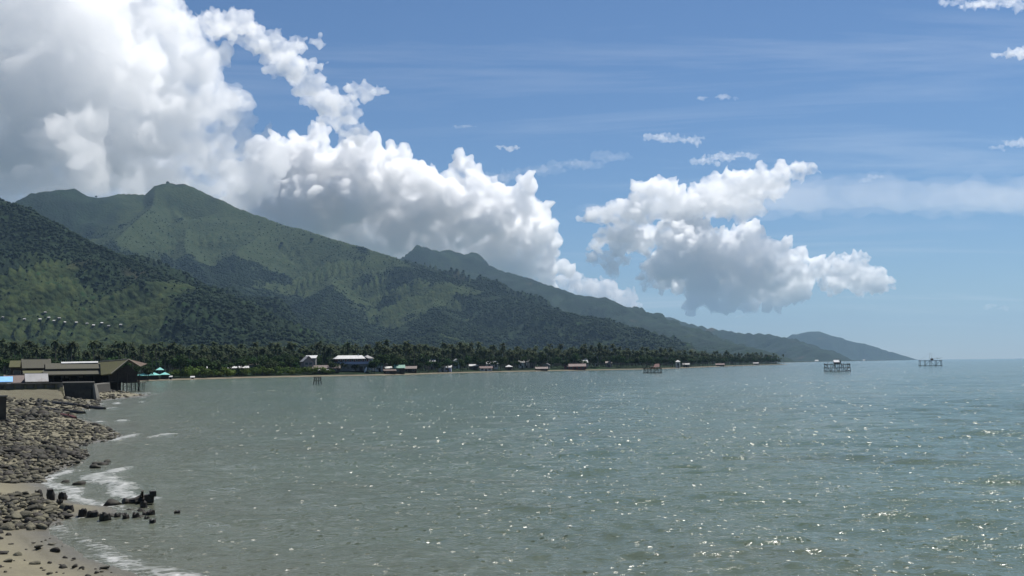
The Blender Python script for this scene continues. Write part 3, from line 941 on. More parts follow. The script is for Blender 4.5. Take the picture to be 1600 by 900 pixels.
def build_woods():
    rg = np.random.default_rng(31)
    # coconut grove and mixed trees on the plain
    n = 5200
    px = rg.uniform(-60, 1215, n)
    back = np.abs(rg.normal(0, 1, n)) * 330 + 60
    sdst = np.array([shore_dist(p) for p in px])
    sdst = np.where(px < 235, 520, sdst)
    hd = np.array([heading(p) for p in px])
    d = sdst + back
    P = hd * d[:, None]
    z = ground(P[:, 0], P[:, 1])
    ok = (z > 1.5) & (z < 90)
    kind = rg.uniform(size=n) < 0.5
    pal = ok & kind
    size = rg.uniform(0.40, 0.95, n)
    scatter('palm_forest', np.stack([P[pal, 0], P[pal, 1], z[pal]], 1), size[pal], crown_and_trunk('coconut_palm', 6), 'continuous coconut palm forest filling the plain behind the shore trees', 'forest')
    lf = ok & ~kind
    scatter('mixed_forest', np.stack([P[lf, 0], P[lf, 1], z[lf]], 1), size[lf] * 0.75, crown_and_trunk('leafy_tree', 5), 'mixed leafy woods filling the plain below the mountain slopes', 'forest')
    # forest on the slopes
    n = 260000
    az = np.radians(rg.uniform(-27.5, 9, n)); r = np.sqrt(rg.uniform(900 ** 2, 5600 ** 2, n))
    x = r * np.sin(az); y = r * np.cos(az)
    z = ground(x, y); g = grass_mask(x, y, z); sd = np.where(z > 8, 300.0, 0.0)
    dens = fbm(x / 130, y / 130, None, 3, 510)
    ok = (z > 8) & (sd > 250) & ((rg.uniform(size=n) > g * 1.02) | (rg.uniform(size=n) < 0.07)) & (dens > -0.55)
    lone = g > 0.5
    sz = (1.2 + 2.9 * rg.uniform(size=n) ** 2) * (0.85 + 0.13 * r / 1000) * np.where(lone, 0.62, 1.0)
    return scatter('slope_forest', np.stack([x, y, z], 1)[ok], sz[ok], SLOPE_SOURCES, 'dark forest of countless tree crowns covering the mountain slopes', 'forest')


# a few lone trees standing on the crest line; their crowns also seed the slope forest
SLOPE_SOURCES = []
for i, (px, py) in enumerate([(440, 347), (487, 361), (543, 379), (585, 389), (600, 394), (150, 316), (262, 284), (655, 389), (720, 395)]):
    dist = 5300 if px < 620 else 8350
    if px < 300: dist = 6000
    c = far_point(px, py + 3, dist)
    z = hh(c[0], c[1])
    o = thing('crest_tree', (c[0], c[1], z - 1), 0, 'small lone tree standing on the mountain crest line', 'tree', 'lone trees on the crest')
    s = rt.uniform(8, 13)
    me = crown_lump(600 + i); me.materials.append(M['forest'])
    cr = link('crown', me, None, o, (0, 0, s * 0.5), 0, s * 0.7)
    MB().tube([(0, 0, -2), (0.2, 0, s * 0.5), (0, 0, s * 0.9)], [0.06 * s, 0.045 * s, 0.03 * s], 5).obj('trunk', M['bark'], o)
    if i < 5: SLOPE_SOURCES.append(cr)
build_woods()

# ------------------------------------------------------------------ houses
def facing(x, y, turn=0.0):
    """rotation about z that turns a thing's front (-Y) towards the viewer's side of the bay, plus a turn in degrees"""
    return math.atan2(-x, y) + R(turn)


def house(name, px, dist, w, d, wall_h, roof_h, roof_mat, wall_mat, label, turn=0.0, style='gable', windows=0, door=True, eave=0.5, base=None, floors=1, cat='house', group=None, lift=0.0, win_mat='glass'):
    c = heading(px) * dist
    z = (hh(c[0], c[1]) if base is None else base) - 0.15
    o = thing(name, (c[0], c[1], z + lift), facing(c[0], c[1], turn), label, cat, group)
    MB().box((0, 0, wall_h / 2), (w, d, wall_h)).obj('wall', wall_mat, o)
    rf = MB(); x = w / 2 + eave; y = d / 2 + eave; e = wall_h - 0.12; rh = wall_h + roof_h
    th = 0.16
    if style == 'gable':                        # ridge along x
        rf.slab([(-x, -y, e), (x, -y, e), (x, 0, rh), (-x, 0, rh)], th); rf.slab([(x, y, e), (-x, y, e), (-x, 0, rh), (x, 0, rh)], th)
        gw = MB()
        for s in (-1, 1): gw.slab([(s * w / 2, -d / 2, wall_h), (s * w / 2, d / 2, wall_h), (s * w / 2, 0, rh - 0.25)], 0.1 * s)
        gw.obj('gable', wall_mat, o)
    elif style == 'front':                      # ridge along y, gable to the front
        rf.slab([(-x, y, e), (-x, -y, e), (0, -y, rh), (0, y, rh)], th); rf.slab([(x, -y, e), (x, y, e), (0, y, rh), (0, -y, rh)], th)
        gw = MB()
        for s in (-1, 1): gw.slab([(-w / 2, s * d / 2, wall_h), (w / 2, s * d / 2, wall_h), (0, s * d / 2, rh - 0.25)], -0.1 * s)
        gw.obj('gable', wall_mat, o)
    elif style == 'hip':
        r_ = max(0.0, w / 2 - d / 2) if w > d else 0.0
        rf.slab([(-x, -y, e), (x, -y, e), (r_ + 0.01, 0, rh), (-r_ - 0.01, 0, rh)], th); rf.slab([(x, y, e), (-x, y, e), (-r_ - 0.01, 0, rh), (r_ + 0.01, 0, rh)], th)
        rf.slab([(x, -y, e), (x, y, e), (r_, 0, rh)], th); rf.slab([(-x, y, e), (-x, -y, e), (-r_, 0, rh)], th)
    elif style == 'shed':
        rf.slab([(-x, -y, e + 0.12), (x, -y, e + 0.12), (x, y, rh), (-x, y, rh)], th)
        MB().slab([(-w / 2, d / 2 - 0.05, wall_h), (w / 2, d / 2 - 0.05, wall_h), (w / 2, d / 2 - 0.05, rh - 0.2), (-w / 2, d / 2 - 0.05, rh - 0.2)], 0.1).obj('gable', wall_mat, o)
    ro = rf.obj('roof', roof_mat, o)
    if style in ('gable', 'hip') and w > 5:
        MB().box((0, 0, rh + 0.03), (max(0.6, (w if style == 'gable' else w - d)), 0.35, 0.12)).obj('ridge_cap', roof_mat, ro)
    fh = wall_h / floors
    for k in range(windows * floors):
        i, fl = k % windows, k // windows
        wx = (i - (windows - 1) / 2) * w / (windows + 0.4)
        if door and fl == 0 and windows > 1 and i == windows // 2: continue
        f = MB().box((wx, -d / 2 - 0.03, fh * (fl + 0.58)), (min(1.5, w / windows * 0.55) + 0.2, 0.08, fh * 0.42 + 0.2)).obj('window', M['pale_wood'], o)
        MB().box((wx, -d / 2 - 0.08, fh * (fl + 0.58)), (min(1.5, w / windows * 0.55), 0.06, fh * 0.42)).obj('pane', M[win_mat], f)
    if door:
        MB().box((0.0 if windows != 2 else 0.06 * w, -d / 2 - 0.03, min(2.0, fh * 0.75) / 2), (1.0, 0.08, min(2.0, fh * 0.75))).obj('door', M['dark_wood'], o)
    return o


def spot(px, back=0.0): return shore_dist(px) + back


# the two large houses of the village
house('gabled_house', 480, spot(480, 26), 5.6, 7.5, 5.8, 3.0, M['grey_metal'], M['pink_plaster'], 'tall narrow grey-gabled house left of the white two-storey building', 12, 'front', 2, True, floors=2, eave=0.6)
house('shop_house', 486, spot(480, 40), 5.5, 6.0, 7.4, 1.6, M['white_metal'], M['grey_plaster'], 'white-roofed house peeping out right behind the grey gabled house', -8, 'shed', 2, False, floors=2)
house('long_shed', 507, spot(507, 20), 16.0, 6.5, 2.4, 1.7, M['rust_metal'], M['dark_wall'], 'long low shed with faded pink roof beside the grey gabled house', 4, 'gable', 4, True)
house('market_stall', 503, spot(503, 15), 7.5, 2.6, 1.7, 0.7, M['white_metal'], M['dark_wall'], 'low stall with a bright white roof in front of the pink-roofed shed', 0, 'shed', 3, False, cat='stall')


def two_storey():
    px, dist = 549, spot(549, 26)
    c = heading(px) * dist; z = hh(c[0], c[1]) - 0.1
    o = thing('two_storey_building', (c[0], c[1], z), facing(c[0], c[1], 7), 'white-roofed two-storey building with blue-grey walls and maroon upper band', 'building')
    w, d = 18.0, 10.0
    MB().box((0, 0, 1.9), (w, d, 3.8)).obj('ground_floor', M['grey_plaster'], o)
    MB().box((0, -0.2, 4.5), (w + 0.6, d + 0.6, 1.4)).obj('balcony', M['blue_plaster'], o)
    MB().box((0, 0.2, 6.1), (w, d, 2.0)).obj('upper_floor', M['maroon'], o)
    rf = MB()
    rf.slab([(-w / 2 - 1, -d / 2 - 1.2, 6.9), (w / 2 - 1.5, -d / 2 - 1.2, 6.9), (w / 2 - 3.0, 0, 8.8), (-w / 2 + 1.5, 0, 8.8)], 0.2)
    rf.slab([(w / 2 + 1, d / 2 + 1, 6.9), (-w / 2 - 1, d / 2 + 1, 6.9), (-w / 2 + 1.5, 0, 8.8), (w / 2 - 3.0, 0, 8.8)], 0.2)
    rf.slab([(-w / 2 - 1, d / 2 + 1, 6.9), (-w / 2 - 1, -d / 2 - 1.2, 6.9), (-w / 2 + 1.5, 0, 8.8)], 0.2)
    rf.obj('roof', M['white_metal'], o)
    MB().slab([(w / 2 - 1.4, -d / 2 - 1.2, 7.6), (w / 2 + 3.4, -d / 2 - 0.6, 5.3), (w / 2 + 3.4, d / 2, 5.3), (w / 2 - 3.0, 0.5, 8.7)], 0.2).obj('porch_roof', M['white_metal'], o)
    for s in (-1, 1): MB().tube([(w / 2 + 3.0, s * 3.6, 0), (w / 2 + 3.0, s * 3.6, 5.3)], 0.16, 6).obj('post', M['plaster'], o)
    for i in range(7):
        x = -w / 2 + 1.6 + i * 2.45
        f = MB().box((x, -d / 2 + 0.17, 6.05), (1.5, 0.1, 1.3)).obj('window', M['plaster'], o)
        MB().box((x, -d / 2 + 0.1, 6.05), (1.25, 0.08, 1.1)).obj('pane', M['glass'], f)
        if i != 5:
            f = MB().box((x, -d / 2 - 0.03, 2.1), (1.7, 0.1, 1.7)).obj('window', M['pale_wood'], o)
            MB().box((x, -d / 2 - 0.1, 2.1), (1.4, 0.08, 1.4)).obj('pane', M['glass'], f)
    MB().box((-w / 2 + 1.6 + 5 * 2.45, -d / 2 - 0.04, 1.3), (1.8, 0.1, 2.5)).obj('door', M['dark_wood'], o)
    MB().box((3.8, -1.0, 9.0), (0.3, 0.3, 1.0)).obj('roof_vent', M['plaster'], o)
    return o


two_storey()
house('hip_house', 574, spot(574, 52), 5.2, 5.5, 7.2, 1.9, M['grey_metal'], M['plaster'], 'pale hipped roof rising behind the right end of the white-roofed building', 20, 'hip', 2, False)
# a boat hull stood on end by the big building, and its small canopy
c = heading(569) * spot(569, 16)
o = thing('upturned_canoe', (c[0], c[1], hh(c[0], c[1])), facing(c[0], c[1], 0), 'bright white canoe hull propped up on end beside the two-storey building', 'canoe')
hull = MB(); nseg = 9
ringsH = []
for i in range(nseg):
    u = i / (nseg - 1); wd = 0.62 * math.sin(math.pi * (0.08 + 0.84 * u)); hx = 0.2 + u * 1.3; hz = u * 3.1
    ringsH.append([(hx - wd * 0.9, 0, hz + wd * 0.35), (hx - wd * 0.6, -wd * 0.55, hz + wd * 0.2), (hx, -wd * 0.8, hz), (hx + wd * 0.6, -wd * 0.55, hz - wd * 0.2), (hx + wd * 0.9, 0, hz - wd * 0.35)])
V = [p for r_ in ringsH for p in r_]
Fh = [(i * 5 + k, i * 5 + k + 1, (i + 1) * 5 + k + 1, (i + 1) * 5 + k) for i in range(nseg - 1) for k in range(4)]
hull.add(V, Fh).obj('hull', M['tarp'], o, True)
MB().box((0.85, 0.05, 1.6), (0.5, 0.06, 0.18)).obj('thwart', M['pale_wood'], o)
c = heading(551) * spot(551, 9)
o = thing('white_canopy', (c[0], c[1], hh(c[0], c[1])), facing(c[0], c[1], 0), 'small arched white canopy on the shore before the two-storey building', 'canopy')
arc = [(1.3 * math.cos(math.pi * k / 8), 1.3 * math.sin(math.pi * k / 8)) for k in range(9)]
MB().add([(a, y, 1.0 + b) for a, b in arc for y in (-1.0, 1.0)], [(2 * k, 2 * k + 1, 2 * k + 3, 2 * k + 2) for k in range(8)]).obj('cover', M['tarp'], o, True)
for s in (-1.25, 1.25):
    for y in (-0.9, 0.9): MB().tube([(s, y, -0.2), (s, y, 1.05)], 0.05, 5).obj('post', M['grey_wood'], o)

# huts and houses farther along
HUTS = [
    ('hut', 590, 30, 4.6, 5.0, 3.6, 1.4, 'green_metal', 'plaster', 'pale green roofed hut just right of the two-storey building', 18, 'gable', 2),
    ('hut', 598, 36, 3.8, 4.0, 4.4, 1.2, 'white_metal', 'grey_plaster', 'small white-roofed hut behind the pale green roofed hut', -10, 'front', 1),
    ('hut', 606, 24, 3.6, 4.0, 2.6, 1.0, 'white_metal', 'dark_wall', 'low whitish hut right of the pale green roofed hut', 12, 'gable', 2),
    ('boat_house', 624, 9, 5.6, 5.0, 3.6, 1.8, 'green_metal', 'dark_wall', 'green-roofed dark boat house standing at the water edge', 4, 'gable', 2),
    ('hut', 609, 10, 6.5, 4.5, 2.0, 0.8, 'rust_metal', 'dark_wall', 'low dark shack at the water left of the green-roofed boat house', 6, 'shed', 2),
    ('hut', 641, 20, 7.4, 5.0, 2.6, 1.5, 'rust_metal', 'dark_wall', 'brown-roofed hut right of the green-roofed boat house', -5, 'gable', 3),
    ('hut', 674, 60, 4.5, 5.0, 5.6, 1.2, 'white_metal', 'grey_plaster', 'small pale roof high among palms right of the brown-roofed hut', 0, 'gable', 2),
    ('hut', 690, 26, 3.6, 4.5, 3.6, 1.2, 'white_metal', 'plaster', 'left of two small white huts beside a green lawn', 10, 'front', 1),
    ('hut', 700, 24, 4.2, 4.5, 3.0, 1.3, 'white_metal', 'blue_plaster', 'right of two small white huts, with blue-grey walls', -6, 'gable', 2),
    ('hut', 713, 56, 3.6, 4.0, 5.6, 1.2, 'white_metal', 'plaster', 'small white hut set back among the palm trunks', 14, 'front', 1),
    ('hut', 740, 28, 5.6, 4.5, 2.8, 1.2, 'white_metal', 'dark_wall', 'low white-roofed hut under palms left of the red-edged house', 0, 'gable', 2),
    ('hut', 759, 16, 8.5, 5.0, 2.0, 1.4, 'red_metal', 'plaster', 'low shore house with red roof below the long white roof', 3, 'gable', 3),
    ('hut', 769, 34, 8.0, 5.5, 4.0, 1.7, 'white_metal', 'plaster', 'long white roof behind the low red-roofed shore house', 8, 'gable', 3),
    ('hut', 795, 20, 4.4, 4.5, 2.4, 1.3, 'white_metal', 'dark_wall', 'small white-roofed hut alone under dark trees', -10, 'hip', 2),
    ('hut', 815, 40, 4.2, 5.0, 4.4, 1.2, 'grey_metal', 'plaster', 'leftmost of three pale roofs in a row among the palms', 5, 'gable', 2),
    ('hut', 823, 46, 4.8, 5.0, 5.2, 1.4, 'white_metal', 'plaster', 'middle and brightest of three pale roofs among the palms', -8, 'gable', 2),
    ('hut', 832, 42, 3.6, 4.5, 4.6, 1.2, 'grey_metal', 'grey_plaster', 'last of three pale roofs in a row among the palms', 0, 'front', 1),
    ('hut', 846, 5, 8.6, 5.0, 1.6, 1.4, 'rust_metal', 'dark_wall', 'brown shack built out over the water edge', 4, 'gable', 3),
    ('hut', 854, 20, 4.6, 4.5, 3.2, 1.3, 'grey_metal', 'grey_plaster', 'grey-roofed hut behind the brown shack at the water', -6, 'front', 1),
    ('long_house', 898, 8, 16.0, 6.0, 2.6, 2.0, 'red_metal', 'maroon', 'long dark red shore house with a red roof', 5, 'gable', 5),
    ('hut', 911, 20, 6.0, 5.0, 4.2, 2.0, 'white_metal', 'pink_plaster', 'white-roofed house behind the long dark red shore house', 16, 'gable', 2),
    ('hut', 916, 44, 3.4, 4.0, 6.2, 1.2, 'rust_metal', 'plaster', 'small house above the right end of the long red house', 0, 'front', 1),
    ('hut', 932, 50, 3.0, 3.5, 7.0, 1.2, 'white_metal', 'plaster', 'tiny white hut high in the palms right of the red house', 0, 'front', 1),
    ('hut', 951, 26, 4.4, 4.0, 3.4, 1.2, 'rust_metal', 'pink_plaster', 'small pinkish hut between palms left of the first fishing platform', 0, 'gable', 2),
    ('tower_house', 1059, 14, 3.8, 3.8, 5.6, 1.5, 'white_metal', 'plaster', 'narrow bright white house right of the first fishing platform', 8, 'hip', 1),
    ('hut', 1072, 16, 5.6, 4.5, 2.8, 1.4, 'grey_metal', 'grey_plaster', 'grey hut just right of the narrow bright white house', 0, 'gable', 2),
    ('hut', 1125, 6, 9.5, 5.0, 2.0, 1.4, 'red_metal', 'dark_wall', 'low reddish hut alone at the water on the wooded point', 0, 'gable', 3),
    ('hut', 1181, 8, 7.0, 5.0, 2.4, 1.4, 'grey_metal', 'grey_plaster', 'low grey hut near the tip of the wooded point', 0, 'gable', 2),
    ('hut', 250, 62, 3.2, 3.5, 2.6, 1.2, 'teal_metal', 'dark_wall', 'single teal roof up among trees above the row of kiosks', 0, 'hip', 1),
    ('long_shed', 356, 30, 20.0, 5.0, 3.2, 0.9, 'white_metal', 'grey_plaster', 'very long low pale roof behind the bright shore bushes', 2, 'gable', 7),
    ('warehouse', 408, 46, 11.5, 9.0, 4.2, 2.3, 'rust_metal', 'grey_plaster', 'broad brownish barn roof behind the long pale roof', 8, 'hip', 3),
]
for nm, px, back, w, d, wh, rh, rm, wm, lab, turn, st, nw in HUTS:
    house(nm, px, spot(px, back), w, d, wh, rh, M[rm], M[wm], lab, turn, st, nw, True, eave=0.45)
for px, lab, dist in ((1276, 'tiny white house on the farther of the two low shores', 5600), (1350, 'tiny white house near the end of the far low shore', 8400)):
    house('white_house', px, dist, 16, 12, 5, 4, M['white_metal'], M['plaster'], lab, 0, 'gable', 3, True, base=0.8)

# teal kiosks on the left shore
for px, w, back, lab in ((211, 2.6, 4, 'leftmost teal kiosk, half hidden by the thatched pavilion'), (224.5, 4.6, 4, 'second and widest teal kiosk from the thatched pavilion'),
                         (241, 4.4, 6, 'third teal kiosk from the thatched pavilion'), (257.5, 3.8, 8, 'last teal kiosk in the row, next to a pale stall')):
    c = heading(px) * (shore_dist(px) + back); z = hh(c[0], c[1])
    o = thing('beach_kiosk', (c[0], c[1], z), facing(c[0], c[1], random.uniform(-15, 15)), lab, 'kiosk', 'teal kiosks on the shore')
    hw = w / 2
    rf = MB(); q = [(-hw - .3, -hw - .3, 2.0), (hw + .3, -hw - .3, 2.0), (hw + .3, hw + .3, 2.0), (-hw - .3, hw + .3, 2.0)]
    for i in range(4): rf.slab([q[i], q[(i + 1) % 4], (0, 0, 3.1)], 0.08)
    rf.obj('roof', M['teal_metal'], o)
    for sx in (-1, 1):
        for sy in (-1, 1): MB().tube([(sx * hw * .9, sy * hw * .9, -0.6), (sx * hw * .9, sy * hw * .9, 2.05)], 0.07, 5).obj('post', M['dark_wood'], o)
    MB().box((0, hw * 0.75, 1.0), (w * 0.85, 0.08, 1.5)).obj('back_wall', M['dark_wall'], o)
    MB().box((0, -hw * 0.8, 0.55), (w * 0.8, 0.3, 0.9)).obj('counter', M['dark_wood'], o)
house('pale_stall', 266.5, spot(266, 5), 1.5, 1.6, 1.3, 0.4, M['white_metal'], M['plaster'], 'tiny pale stall at the end of the teal kiosks', 0, 'shed', 0, True, eave=0.15, cat='stall')
house('white_shed', 301, spot(301, 4), 1.8, 1.6, 0.9, 0.5, M['white_metal'], M['plaster'], 'tiny white shed on the beach between kiosks and bushes', 0, 'gable', 0, True, eave=0.12, cat='shed')

# white roofs on the hillside
for i, (px, py) in enumerate([(3, 496), (37, 500), (61, 503), (69, 491), (75, 505.5), (83, 506), (91, 506.5), (100, 507), (118, 508), (135, 510), (145, 511), (158, 512), (169, 513.5), (188, 514)]):
    p = hill_at(px, py)
    if p is None: continue
    dist = math.hypot(p[0], p[1])
    house('hillside_house', px, dist, random.uniform(2.6, 4.6), 4, 2.0, 1.2, M['white_metal'] if i % 3 else M['grey_metal'], M['grey_plaster'], 'tiny white-roofed house in the row across the lower green slope', random.uniform(-25, 25), 'gable', 2, True, group='white houses on the slope')

# ------------------------------------------------------------------ thatched stilt buildings on the near shore
def roof_slab(parent, quads, mat, name='roof', th=0.28):
    m = MB()
    for q in quads: m.slab(q, th)
    return m.obj(name, mat, parent)


def stilt_hall():
    c = heading(122) * 264
    o = thing('stilt_hall', (c[0], c[1], 0.0), facing(c[0], c[1], 3), 'long thatched hall on stilts with a two-tier roof at the shore', 'hall')
    w = 13.6
    MB().box((0, 3.0, 1.75), (w + 1.2, 8.6, 0.3)).obj('floor', M['dark_wood'], o)
    MB().box((0, 6.4, 3.2), (w, 0.15, 2.6)).obj('back_wall', M['dark_wall'], o)
    for s in (-1, 1): MB().box((s * w / 2, 3.2, 3.0), (0.15, 6.2, 2.2)).obj('side_wall', M['dark_wall'], o)
    roof_slab(o, [[(-w / 2 - .4, -1.3, 4.05), (w / 2 + .4, -1.3, 4.05), (w / 2 + .4, 1.2, 5.05), (-w / 2 - .4, 1.2, 5.05)]], M['thatch'], 'lower_roof')
    up = roof_slab(o, [[(-w / 2 + .1, 0.6, 5.30), (w / 2 + .2, 0.6, 5.30), (w / 2 + .2, 3.4, 6.55), (-w / 2 + .1, 3.4, 6.55)], [(w / 2 + .2, 7.4, 4.4), (-w / 2 + .1, 7.4, 4.4), (-w / 2 + .1, 3.4, 6.55), (w / 2 + .2, 3.4, 6.55)]], M['thatch'], 'upper_roof')
    MB().slab([(-3.4, 2.9, 6.52), (4.4, 2.9, 6.60), (4.4, 3.9, 6.92), (-3.4, 3.9, 6.84)], 0.08).obj('metal_ridge', M['white_metal'], up)
    MB().box((-w / 2 - 2.0, -0.8, 4.35), (5.0, 2.6, 0.12)).obj('porch_roof', M['grey_metal'], o)
    for i in range(9):
        x = -w / 2 + i * w / 8
        MB().tube([(x, -1.0, -1.0), (x, -1.0, 4.1)], 0.09, 6).obj('post', M['dark_wood'], o)
        MB().tube([(x, 3.4, -1.0), (x, 3.4, 6.3)], 0.09, 6).obj('post', M['dark_wood'], o)
    MB().box((0, -1.0, 2.5), (w, 0.08, 0.12)).obj('railing', M['dark_wood'], o)
    for i in range(16): MB().box((-w / 2 + (i + .5) * w / 16, -1.0, 2.15), (0.06, 0.06, 0.7)).obj('baluster', M['dark_wood'], o)
    for x in (-3.0, -2.0, 1.0): MB().box((x, 6.28, 3.4), (0.8, 0.06, 0.5)).obj('window', M['pale_wood'], o)


def stilt_pavilion():
    c = heading(193) * 262
    o = thing('stilt_pavilion', (c[0], c[1], 0.0), facing(c[0], c[1], 0), 'thatched pavilion on stilts with a jutting gable over the water', 'pavilion')
    P = lambda x, z, y=0.0: (x * 262 / FOCAL, y, z)            # x in pixels from the middle column
    zz = lambda py: EYE - (py - 577.0) * 262 / FOCAL
    apex = P(7, zz(562.3), 0.0); back = P(-33, zz(565), 5.0)
    le = P(-17, zz(583), -2.6); lb = P(-31, zz(584.5), -0.6)
    re_ = P(24, zz(573), 3.2); rb = P(34, zz(569), 6.0)
    roof_slab(o, [[lb, le, apex, back]], M['thatch_moss'], 'left_roof')
    roof_slab(o, [[apex, re_, rb, (apex[0] - 1.0, 7.0, apex[2] + 0.2)]], M['thatch_pink'], 'right_roof')
    MB().tube([back, apex], 0.16, 6).obj('ridge_pole', M['pale_wood'], o)
    MB().tube([apex, le], 0.10, 5).obj('bargeboard', M['pale_wood'], o)
    MB().tube([apex, re_], 0.10, 5).obj('bargeboard', M['pale_wood'], o)
    MB().box((0.0, 2.4, 2.15), (6.6, 6.0, 0.25)).obj('floor', M['dark_wood'], o)
    MB().slab([(-3.1, 0.4, 2.3), (2.9, 0.4, 2.3), (2.9, 0.4, 4.1), (1.0, 0.4, 6.0), (-2.0, 0.4, 4.6), (-3.1, 0.4, 3.7)], 0.12).obj('gable_shade_sheet', M['dark_wall'], o)  # dark sheet standing in for the shaded interior of the open gable
    MB().box((0.0, 5.0, 3.3), (6.2, 0.12, 2.4)).obj('back_wall', M['dark_wall'], o)
    for x, y in ((-3.0, -1.8), (-1.2, -1.0), (0.8, -0.4), (2.6, 0.2), (3.4, 2.4), (-3.0, 2.4), (0.0, 2.8), (3.2, 5.0), (-3.0, 5.0), (1.8, 4.0), (-1.6, 4.4)):
        MB().tube([(x, y, -1.2), (x + random.uniform(-.1, .1), y, 4.2 if x < 2.7 else 3.6)], 0.11, 6).obj('post', M['dark_wood'], o)
    for i in range(13):
        x = 1.2 + i * 0.28
        MB().tube([(x, 1.0 + 0.2 * (i % 3), -1.0), (x + random.uniform(-.15, .15), 1.0 + 0.2 * (i % 3), 1.9)], 0.045, 5).obj('pole', M['grey_wood'], o)
    MB().box((2.4, 1.4, 1.95), (5.2, 3.6, 0.12)).obj('deck', M['grey_wood'], o)
    MB().box((2.4, -0.42, 1.2), (5.2, 0.06, 0.08)).obj('brace', M['grey_wood'], o)
    MB().box((-2.0, 3.6, 1.1), (3.0, 3.0, 1.9)).obj('underfloor_shade', M['dark_wall'], o)  # dark box added as the shade beneath the floor


stilt_hall()
stilt_pavilion()
house('thatched_house', 56, 274, 5.2, 6, 4.6, 2.0, M['thatch'], M['dark_wall'], 'thatched house with a steep grey roof left of the long stilt hall', 4, 'gable', 2, True, base=1.2, eave=0.5)
house('thatched_porch', 62, 268, 5.8, 3.0, 3.1, 1.0, M['thatch_moss'], M['dark_wall'], 'mossy lean-to roof in front of the steep thatched house', 4, 'shed', 2, True, base=1.0, eave=0.5)
house('mossy_hut', 28, 282, 2.6, 4, 4.9, 1.4, M['thatch_moss'], M['dark_wall'], 'small mossy yellow-green roofed hut left of the steep thatched house', -6, 'gable', 1, True, base=1.2, eave=0.4)
house('tin_shed', 38, 250, 7.0, 4.6, 1.9, 1.5, M['rust_metal'], M['dark_wall'], 'tin shed with faded reddish roof at the top of the seawall', 3, 'gable', 3, True, base=0.9, eave=0.4)
house('tin_shed', 57, 247, 3.6, 4.2, 2.1, 1.5, M['grey_metal'], M['dark_wall'], 'tin shed with pale grey roof joined to the reddish one', 3, 'gable', 1, True, base=0.9, eave=0.4)
house('tarp_stall', 4, 243, 3.2, 3.0, 2.2, 0.9, M['blue_tarp'], M['plaster'], 'stall under a bright blue tarpaulin at the left edge', 0, 'gable', 1, False, base=0.9, eave=0.3, cat='stall')

# ------------------------------------------------------------------ seawall, bank, bastion, pillar
def strip(pts, z0, z1, thick, mat, name, parent, batter=0.0):
    """wall along ground points (x, y), front face leaning back by batter"""
    m = MB()
    for i in range(len(pts) - 1):
        a, b = np.array(pts[i]), np.array(pts[i + 1])
        u = (b - a) / np.linalg.norm(b - a); nrm = np.array([u[1], -u[0]])
        if nrm @ (-(a + b) / 2) < 0: nrm = -nrm
        f0, f1 = a + nrm * batter, b + nrm * batter
        g0, g1 = a - nrm * thick, b - nrm * thick
        m.add([(*f0, z0), (*f1, z0), (*g1, z0), (*g0, z0), (*a, z1), (*b, z1), (*g1, z1), (*g0, z1)], [(0, 3, 2, 1), (4, 5, 6, 7), (0, 1, 5, 4), (1, 2, 6, 5), (2, 3, 7, 6), (3, 0, 4, 7)])
    return m.obj(name, mat, parent)


wp0 = [heading(-60) * 196, heading(20) * 199, heading(99) * 203]
sw = thing('seawall', (0, 0, 0), 0, 'low mossy concrete seawall below the tin sheds', 'seawall')
strip(wp0, 0.2, 2.05, 0.8, M['moss_concrete'], 'wall_face', sw, 0.5)
strip([p * 1.0015 for p in wp0], 2.05, 2.75, 0.9, M['concrete'], 'parapet', sw, 0.0)
strip([p * 0.9985 for p in wp0], 2.75, 2.88, 1.3, M['concrete'], 'coping', sw, 0.0)
for i in range(9):
    p = heading(-40 + i * 16) * (196.5 + i * 0.75)
    MB().box((p[0], p[1], 1.55), (0.35, 0.7, 2.2), facing(p[0], p[1])).obj('buttress', M['moss_concrete'], sw)

bs = thing('bastion', (0, 0, 0), 0, 'dark stone bastion with sloping sides at the end of the seawall', 'bastion')
b0, b1 = heading(99) * 192, heading(147) * 190
u = (b1 - b0) / np.linalg.norm(b1 - b0); nb = np.array([u[1], -u[0]])
if nb @ b0 > 0: nb = -nb
def B(s, out, z):
    q = b0 + u * s + nb * out
    if out < -5: q = (b0 + u * s) * (1 + 7.0 / 190)          # sides run straight inland
    return (q[0], q[1], z)
Lb = float(np.linalg.norm(b1 - b0))
MB().add([B(0.7, 0.5, -0.2), B(Lb + 0.5, 0.5, -0.2), B(Lb + 0.5, -8, -0.2), B(0.7, -8, -0.2), B(0, 0, 2.85), B(Lb, 0, 2.85), B(Lb, -8, 2.85), B(0, -8, 2.85)],
         [(0, 3, 2, 1), (4, 5, 6, 7), (0, 1, 5, 4), (1, 2, 6, 5), (2, 3, 7, 6), (3, 0, 4, 7)]).obj('masonry', M['dark_concrete'], bs)
MB().add([B(-0.1, 0.1, 2.86), B(Lb + 0.1, 0.1, 2.86), B(Lb + 0.1, -8, 2.86), B(-0.1, -8, 2.86), B(-0.1, 0.1, 3.02), B(Lb + 0.1, 0.1, 3.02), B(Lb + 0.1, -8, 3.02), B(-0.1, -8, 3.02)],
         [(0, 3, 2, 1), (4, 5, 6, 7), (0, 1, 5, 4), (1, 2, 6, 5), (2, 3, 7, 6), (3, 0, 4, 7)]).obj('coping', M['concrete'], bs)
